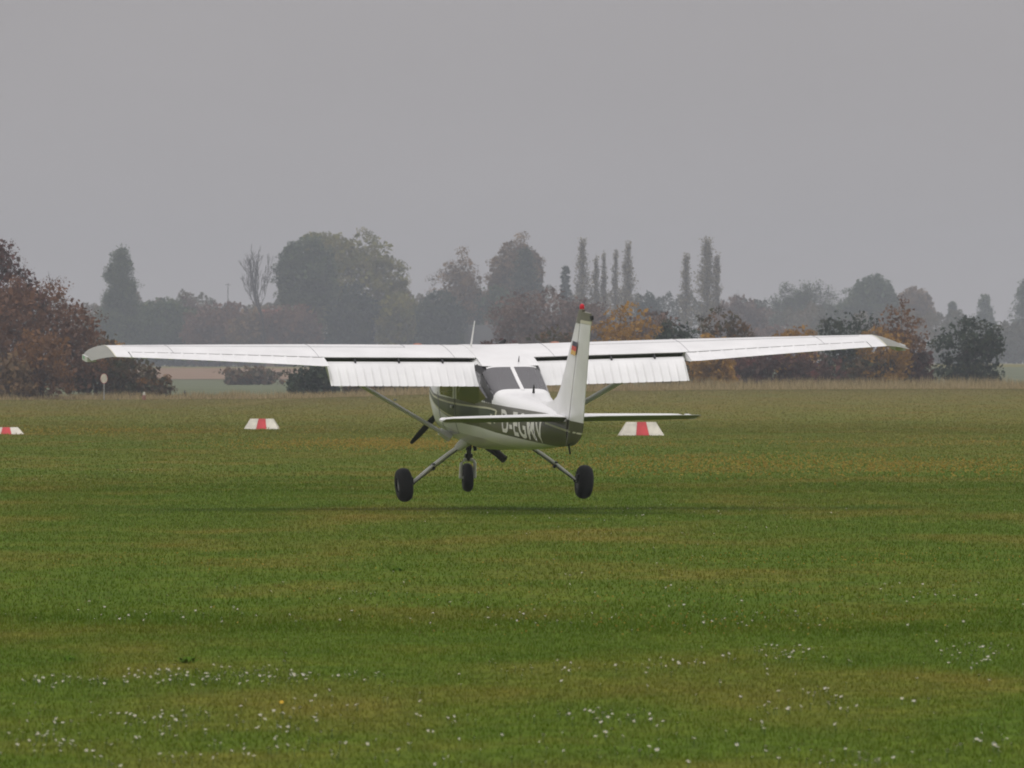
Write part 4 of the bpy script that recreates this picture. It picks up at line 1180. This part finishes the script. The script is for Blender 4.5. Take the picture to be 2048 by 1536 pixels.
leafy(830, 690, 740, 130, 'dark', 'low dark hedge shrub under the left flap beside the cabin', group=MD, low=.0, profile='bush', name='shrub', cat='shrub', dens=2)
leafy(780, 700, 684, 70, 'mixed', 'dark shrub top just showing over the left wing', group=MD, low=.0, profile='bush', name='shrub', cat='shrub')
leafy(990, 720, 668, 80, 'darkred', 'small dark reddish bush above the cabin roof', group=MD, low=.0, profile='bush', name='shrub', cat='shrub', dens=1.5)

# -- right-hand hedge
RH = 'autumn hedge shrubs on the right'
leafy(1255, 698, 592, 150, 'orange', 'golden orange shrub right of the tail fin', group=RH, low=.0, profile='bush', name='shrub', cat='shrub', dens=1.5)
leafy(1350, 718, 624, 120, 'dark', 'dark green shrub between two orange shrubs', group=RH, low=.0, profile='bush', name='shrub', cat='shrub', dens=1.5)
leafy(1300, 794, 600, 130, 'twig', 'brown twiggy bush behind the golden orange shrub', group=RH, low=.0, profile='bush', name='shrub', cat='shrub', twiggy=2)
leafy(1445, 722, 600, 125, 'mixed', 'orange and brown twiggy shrub under the thick poplar', group=RH, low=.0, profile='bush', name='shrub', cat='shrub', twiggy=2, dens=.9)
leafy(1425, 698, 655, 90, 'orange', 'small orange shrub before the twiggy shrub under the poplar', group=RH, low=.0, profile='bush', name='shrub', cat='shrub')
leafy(1190, 690, 690, 130, 'mixed', 'low mixed shrub hidden behind the fin and right flap', group=RH, low=.0, profile='bush', name='shrub', cat='shrub', dens=1.5)
leafy(1520, 718, 690, 130, 'darkred', 'low dark red shrub under the middle of the right wing', group=RH, low=.0, profile='bush', name='shrub', cat='shrub', dens=1.6)
leafy(1425, 702, 700, 110, 'orange', 'rusty shrub just right of the lowered right flap', group=RH, low=.0, profile='bush', name='shrub', cat='shrub', dens=1.2)
leafy(1600, 722, 640, 110, 'orange', 'orange leaved shrub left of the dark feathery shrub', group=RH, low=.0, profile='bush', name='shrub', cat='shrub')
leafy(1685, 730, 604, 140, 'dark', 'dark feathery shrub with slanting twigs above right wing', group=RH, low=.0, profile='bush', name='shrub', cat='shrub', twiggy=3, dens=.9)
leafy(1800, 730, 596, 135, 'rust', 'bright rust-orange tree behind the right wing tip', group=RH, low=.0, profile='bush', name='small_tree', dens=1.5)
leafy(1770, 722, 640, 120, 'orange', 'low orange foliage before the rust-orange tree', group=RH, low=.0, profile='bush', name='shrub', cat='shrub')
leafy(1630, 718, 700, 150, 'darkred', 'dark mixed hedge shrub under the outer right wing', group=RH, low=.0, profile='bush', name='shrub', cat='shrub', dens=1.6)
leafy(1740, 722, 695, 130, 'mixed', 'brown and green hedge shrub below the right wing tip', group=RH, low=.0, profile='bush', name='shrub', cat='shrub', dens=1.6)
leafy(1830, 730, 690, 90, 'darkred', 'dark reddish shrub left of the dark green tree', group=RH, low=.0, profile='bush', name='shrub', cat='shrub', dens=1.4)
leafy(1935, 738, 625, 170, 'dark', 'dense dark green bushy tree near the right edge', group=RH, low=.0, profile='bush', name='small_tree', dens=3.0, twiggy=1)
leafy(1340, 730, 700, 120, 'green', 'low green hedge shrub behind the right flap end', group=RH, low=.0, profile='bush', name='shrub', cat='shrub', dens=1.5)

# ------------------------------------------------------------------ farm buildings in the haze
M['roof_red'] = pmat('roof_red', (.34, .10, .07), .9, noise=.2, nscale=.8)
M['roof_grey'] = pmat('roof_grey', (.07, .068, .065), .9, noise=.2, nscale=.8)
M['roof_dark'] = pmat('roof_dark', (.10, .075, .065), .9, noise=.2, nscale=.8)
M['wall_brick'] = pmat('wall_brick', (.24, .14, .10), .9, noise=.2, nscale=1.5)
M['pane'] = pmat('window_pane', (.03, .035, .04), .15)
M['frame'] = pmat('window_frame', (.7, .7, .68), .6)
def house(px, D, ridge_py, wid, dep, label, roof, rot, eave=.45):
    H = height_for(ridge_py, D, px); root = empty('farmhouse', place(px, D), rot); tag(root, label, 'house')
    e = H*eave; mb = MB()
    mb.loft([[(x, y, z) for x, y in ((-wid/2, -dep/2), (wid/2, -dep/2), (wid/2, dep/2), (-wid/2, dep/2))] for z in (0, e)])
    for s in (-1, 1): mb.add([(s*wid/2, -dep/2, e), (s*wid/2, dep/2, e), (s*wid/2, 0, H-.12)], [(0, 1, 2)])
    mb.build('wall', M['wall_brick'], root, smooth=False)
    mb = MB(); o = .4
    for s in (-1, 1):
        mb.loft([[(x, s*(dep/2+o), e-.25), (x, 0, H), (x, 0, H-.15), (x, s*(dep/2+o), e-.42)] for x in (-wid/2-o, wid/2+o)])
    rf = mb.build('roof', roof, root, smooth=False)
    mb = MB(); mb.box((wid*.2, .3, H+.2), (.6, .6, 1.4)); mb.build('chimney', M['wall_brick'], rf, smooth=False)
    for k in range(3):
        x = wid*(-.3+.3*k); mb = MB(); mb.box((x, -dep/2-.02, e*.55), (1.0, .06, 1.2)); wn = mb.build('window', M['frame'], root, smooth=False)
        mb = MB(); mb.box((x, -dep/2-.055, e*.55), (.84, .02, 1.04)); mb.build('pane', M['pane'], wn, smooth=False)
    mb = MB(); mb.box((wid*.42, -dep/2-.03, 1.0), (.9, .06, 2.0)); mb.build('door', M['roof_dark'], root, smooth=False)
house(548, 2380, 619, 6, 8, 'red roofed house just showing behind the bare tree', M['roof_red'], R(15))
house(806, 2360, 566, 10, 9, 'dark gabled roof right of the huge tree', M['roof_dark'], R(88))
house(958, 2250, 650, 9, 8, 'grey roofed farm building right of the whip aerial', M['roof_grey'], R(25))

# ------------------------------------------------------------------ small things at the airfield edge
rs = empty('round_sign', place(208, 612)); tag(rs, 'white round sign with red rim on a thin post before the left shrubs', 'sign')
zc = EYE+(HOR-757)*612/F_PX
mb = MB(); mb.tube([(0, .03, 0), (0, .03, zc)], .03, 8); mb.build('post', M['alu'], rs)
mb = MB(); mb.tube([(0, 0, zc), (0, .012, zc)], [.285, .285], 28, up=(0, 0, 1)); d_ = mb.build('sign_plate', M['m_red'], rs, smooth=False); d_.scale = (.72, 1, 1)
mb = MB(); mb.tube([(0, -.004, zc), (0, -.001, zc)], [.262, .262], 28, up=(0, 0, 1)); d2 = mb.build('sign_face', M['m_white'], rs, smooth=False); d2.scale = (.72, 1, 1)
M['wood'] = pmat('weathered_wood', (.05, .045, .04), .9, noise=.3, nscale=8)
def post(px, D, top, r_, label):
    o = empty('fence_post', place(px, D)); tag(o, label, 'post', 'weathered posts at the airfield edge'); H = height_for(top, D, px)
    mb = MB(); mb.tube([(0, 0, 0), (.01, 0, H*.5), (.0, .01, H*.97), (0, .01, H)], [r_, r_*.95, r_*.9, r_*.4], 8); mb.build('stake', M['wood'], o)
    mb = MB(); mb.tube([(0, 0, H*.82), (0, 0, H*.86)], r_*1.12, 8); mb.build('wire_band', M['alu'], o)
post(369.5, 640, 781, .05, 'dark wooden post standing alone before the green meadow')
post(236, 613, 797, .03, 'short thin stake in the dry grass below the round sign')
mk = empty('marker_post', place(288, 614)); tag(mk, 'small reddish white stump in the dry grass left of the dark post', 'post')
mb = MB(); mb.tube([(0, 0, 0), (0, 0, .25), (.02, 0, .3)], [.12, .11, .07], 10); mb.build('stump_base', M['m_stump'] if 'm_stump' in M else pmat('stump_red', (.22, .10, .06), .8), mk)
mb = MB(); mb.tube([(.0, -.02, .28), (.02, 0, .42), (.02, 0, .46)], [.07, .06, .03], 10); mb.build('stump_cap', M['m_white'], mk)
sc_ = empty('utility_mast', place(456, 2600)); tag(sc_, 'faint thin mast standing over the left wood', 'mast')
H = height_for(567, 2600, 456); mb = MB(); mb.tube([(0, 0, 0), (0, 0, H)], [.11, .07], 8); mb.build('pole', M['wood'], sc_)
mb = MB(); mb.box((0, 0, H-.3), (1.4, .1, .1)); mb.build('crossarm', M['wood'], sc_)

# ------------------------------------------------------------------ daisies and weeds in the turf
M['petal'] = pmat('daisy_petal', (.52, .51, .46), .8)
M['disc'] = pmat('daisy_disc', (.55, .38, .04), .7)
M['stem'] = pmat('daisy_stem', (.06, .11, .025), .7)
def daisy_mesh(seed, r_=.0078):
    r = random.Random(seed); mb = MB(); h = .034
    mb.tube([(0, 0, 0), (.002, .001, h*.6), (0, 0, h)], .0014, 3, mi=2)
    tilt = Matrix.Rotation(R(r.uniform(15, 50)), 3, 'X')
    n = 9
    for k in range(n):
        a = 2*math.pi*k/n+r.uniform(-.1, .1); u = Vector((math.cos(a), math.sin(a), 0)); t = Vector((-math.sin(a), math.cos(a), 0)); up = r.uniform(.1, .45)
        L = r_*r.uniform(.85, 1.15)
        vs = [u*r_*.25-t*r_*.12, u*r_*.25+t*r_*.12, u*L+t*r_*.22+Vector((0, 0, L*up)), u*L-t*r_*.22+Vector((0, 0, L*up))]
        mb.add([tilt @ v+Vector((0, 0, h)) for v in vs], [(0, 1, 2, 3)], 0)
    c = [tilt @ Vector((math.cos(2*math.pi*k/6)*r_*.32, math.sin(2*math.pi*k/6)*r_*.32, r_*.08))+Vector((0, 0, h)) for k in range(6)]
    mb.add(c+[tilt @ Vector((0, 0, r_*.25))+Vector((0, 0, h))], [(k, (k+1) % 6, 6) for k in range(6)], 1)
    return mb
protos = []
for k in range(6):
    o = daisy_mesh(k).build('daisy', [M['petal'], M['disc'], M['stem']], None, smooth=False); protos.append(o)
# (px, py, spread x, spread y, count) drifts seen in the turf
DRIFT = [(460, 1344, 190, 14, 120), (130, 1353, 110, 12, 40), (330, 1435, 160, 30, 60), (90, 1460, 90, 45, 40), (560, 1445, 90, 30, 28), (300, 1225, 180, 18, 28),
         (1120, 1232, 90, 10, 14), (1220, 1430, 110, 14, 34), (1700, 1515, 90, 16, 34), (1960, 1480, 60, 26, 24), (1950, 1290, 70, 40, 44), (1550, 1300, 120, 22, 40),
         (1500, 1230, 200, 24, 34), (1840, 1175, 120, 20, 28), (1660, 1400, 120, 40, 24), (1080, 1330, 120, 16, 18), (700, 1400, 300, 90, 50), (1400, 1400, 420, 90, 60), (1000, 1200, 700, 40, 50), (1040, 1500, 500, 26, 50), (1330, 1320, 90, 10, 18), (300, 1500, 300, 28, 50)]
rd = random.Random(5); pts = []
for cx, cy, sx_, sy_, n in DRIFT:
    for _ in range(int(n*1.05)):
        px = rd.gauss(cx, sx_*.62); py = rd.gauss(cy, sy_*.6)
        if py < 1130 or py > 1560: continue
        D = EYE*F_PX/(py-HOR+ .05*F_PX/60); pts.append(((px-1024)/F_PX*D, D))
pts.sort(key=lambda p: p[1])
lab = 'tiny white daisy growing in the foreground turf'
near, rest = pts[:295], pts[295:]
for k, (x, y) in enumerate(near):
    src = protos[k % 6]; o = src if k < 6 else src.copy()
    if k >= 6: C.objects.link(o)
    o.location = (x, y, 0); o.rotation_euler = (0, 0, rd.uniform(0, 6.28)); s = rd.uniform(.6, 1.4); o.scale = (s, s, rd.uniform(.9, 1.15))
    tag(o, lab, 'flower', 'white daisies scattered in the near turf')
def far_daisies():
    allp = list(rest)
    for _ in range(1500):
        y = rd.uniform(80, 260); x = rd.uniform(-1, 1)*(y*.0472+2)
        f = math.sin(x*.7+1)+math.sin(y*.11)+math.sin(x*.31-y*.05)
        if f > .4+rd.random()*1.2: allp.append((x, y))
    vs = []; fs = []
    for k, (x, y) in enumerate(allp):
        me = protos[k % 6].data; a = rd.uniform(0, 6.28); s = rd.uniform(.8, 1.3); ca, sa = math.cos(a)*s, math.sin(a)*s; b = len(vs)
        for v in me.vertices: vs.append((x+v.co.x*ca-v.co.y*sa, y+v.co.x*sa+v.co.y*ca, v.co.z))
        fs.append((b, k % 6))
    me = bpy.data.meshes.new('daisies'); F = []; mi = []
    for b, k in fs:
        for p in protos[k].data.polygons: F.append(tuple(i+b for i in p.vertices)); mi.append(p.material_index)
    me.from_pydata(vs, [], F)
    for m in (M['petal'], M['disc'], M['stem']): me.materials.append(m)
    me.polygons.foreach_set('material_index', mi)
    o = bpy.data.objects.new('daisies', me); C.objects.link(o); tag(o, 'white daisies sprinkled thinly over the farther turf', 'flowers', kind='stuff')
far_daisies()

def weed(px, py, wd, hgt, label, seed):
    r = np.random.default_rng(seed); D = EYE*F_PX/(py-HOR); n = 34
    mb = MB()
    for k in range(n):
        a = r.random()*6.283; L = wd*(.3+.7*r.random())*.5; x0 = r.normal()*wd*.12; y0 = r.normal()*wd*.3; e = (.3+.7*r.random())*hgt
        d = Vector((math.cos(a), math.sin(a), 0)); t = Vector((-math.sin(a), math.cos(a), 0))*.012
        p = Vector((x0, y0, .0)); q = p+d*L*.5+Vector((0, 0, e)); z = p+d*L*.8+Vector((0, 0, e*.75))
        mb.add([p-t*.4, p+t*.4, q+t, q-t, z], [(0, 1, 2, 3), (3, 2, 4)])
    o = mb.build('weed_clump', M['weed'], None, smooth=False); o.location = ((px-1024)/F_PX*D, D, 0)
    tag(o, label, 'weed', 'dark weed clumps in the turf')
M['weed'] = pmat('weed_green', (.085, .155, .016), .95, spec=.03, noise=.2, nscale=12)
weed(375, 1326, .2, .035, 'dark broad-leaved weed clump behind the daisy drift at left', 1)
weed(138, 1322, .12, .035, 'small dark weed clump near the left picture edge', 2)
weed(795, 1142, .16, .032, 'dark weed clump in the turf below the nose wheel', 3)
yf = daisy_mesh(77, .011).build('dandelion', [pmat('dandelion_yellow', (.70, .42, .02), .7), M['disc'], M['stem']], None, smooth=False)
D = EYE*F_PX/(1400-HOR+18); yf.location = ((563-1024)/F_PX*D, D, .0); tag(yf, 'single yellow dandelion below the daisy drift at left', 'flower')

# ------------------------------------------------------------------ haze
hz = MB(); hz.box((0, 1590, 21), (1360, 3380, 44))
def haze_mat():
    m = bpy.data.materials.new('haze_air'); m.use_nodes = True
    nt = m.node_tree; nt.nodes.clear()
    o = nt.nodes.new('ShaderNodeOutputMaterial'); v = nt.nodes.new('ShaderNodeVolumePrincipled')
    v.inputs['Color'].default_value = (.735, .785, .845, 1); v.inputs['Density'].default_value = .00024
    nt.links.new(v.outputs[0], o.inputs['Volume']); return m
ho = hz.build('haze', haze_mat(), None, smooth=False)
tag(ho, 'pale damp haze lying over the fields', kind='stuff')
ho.display_type = 'WIRE'
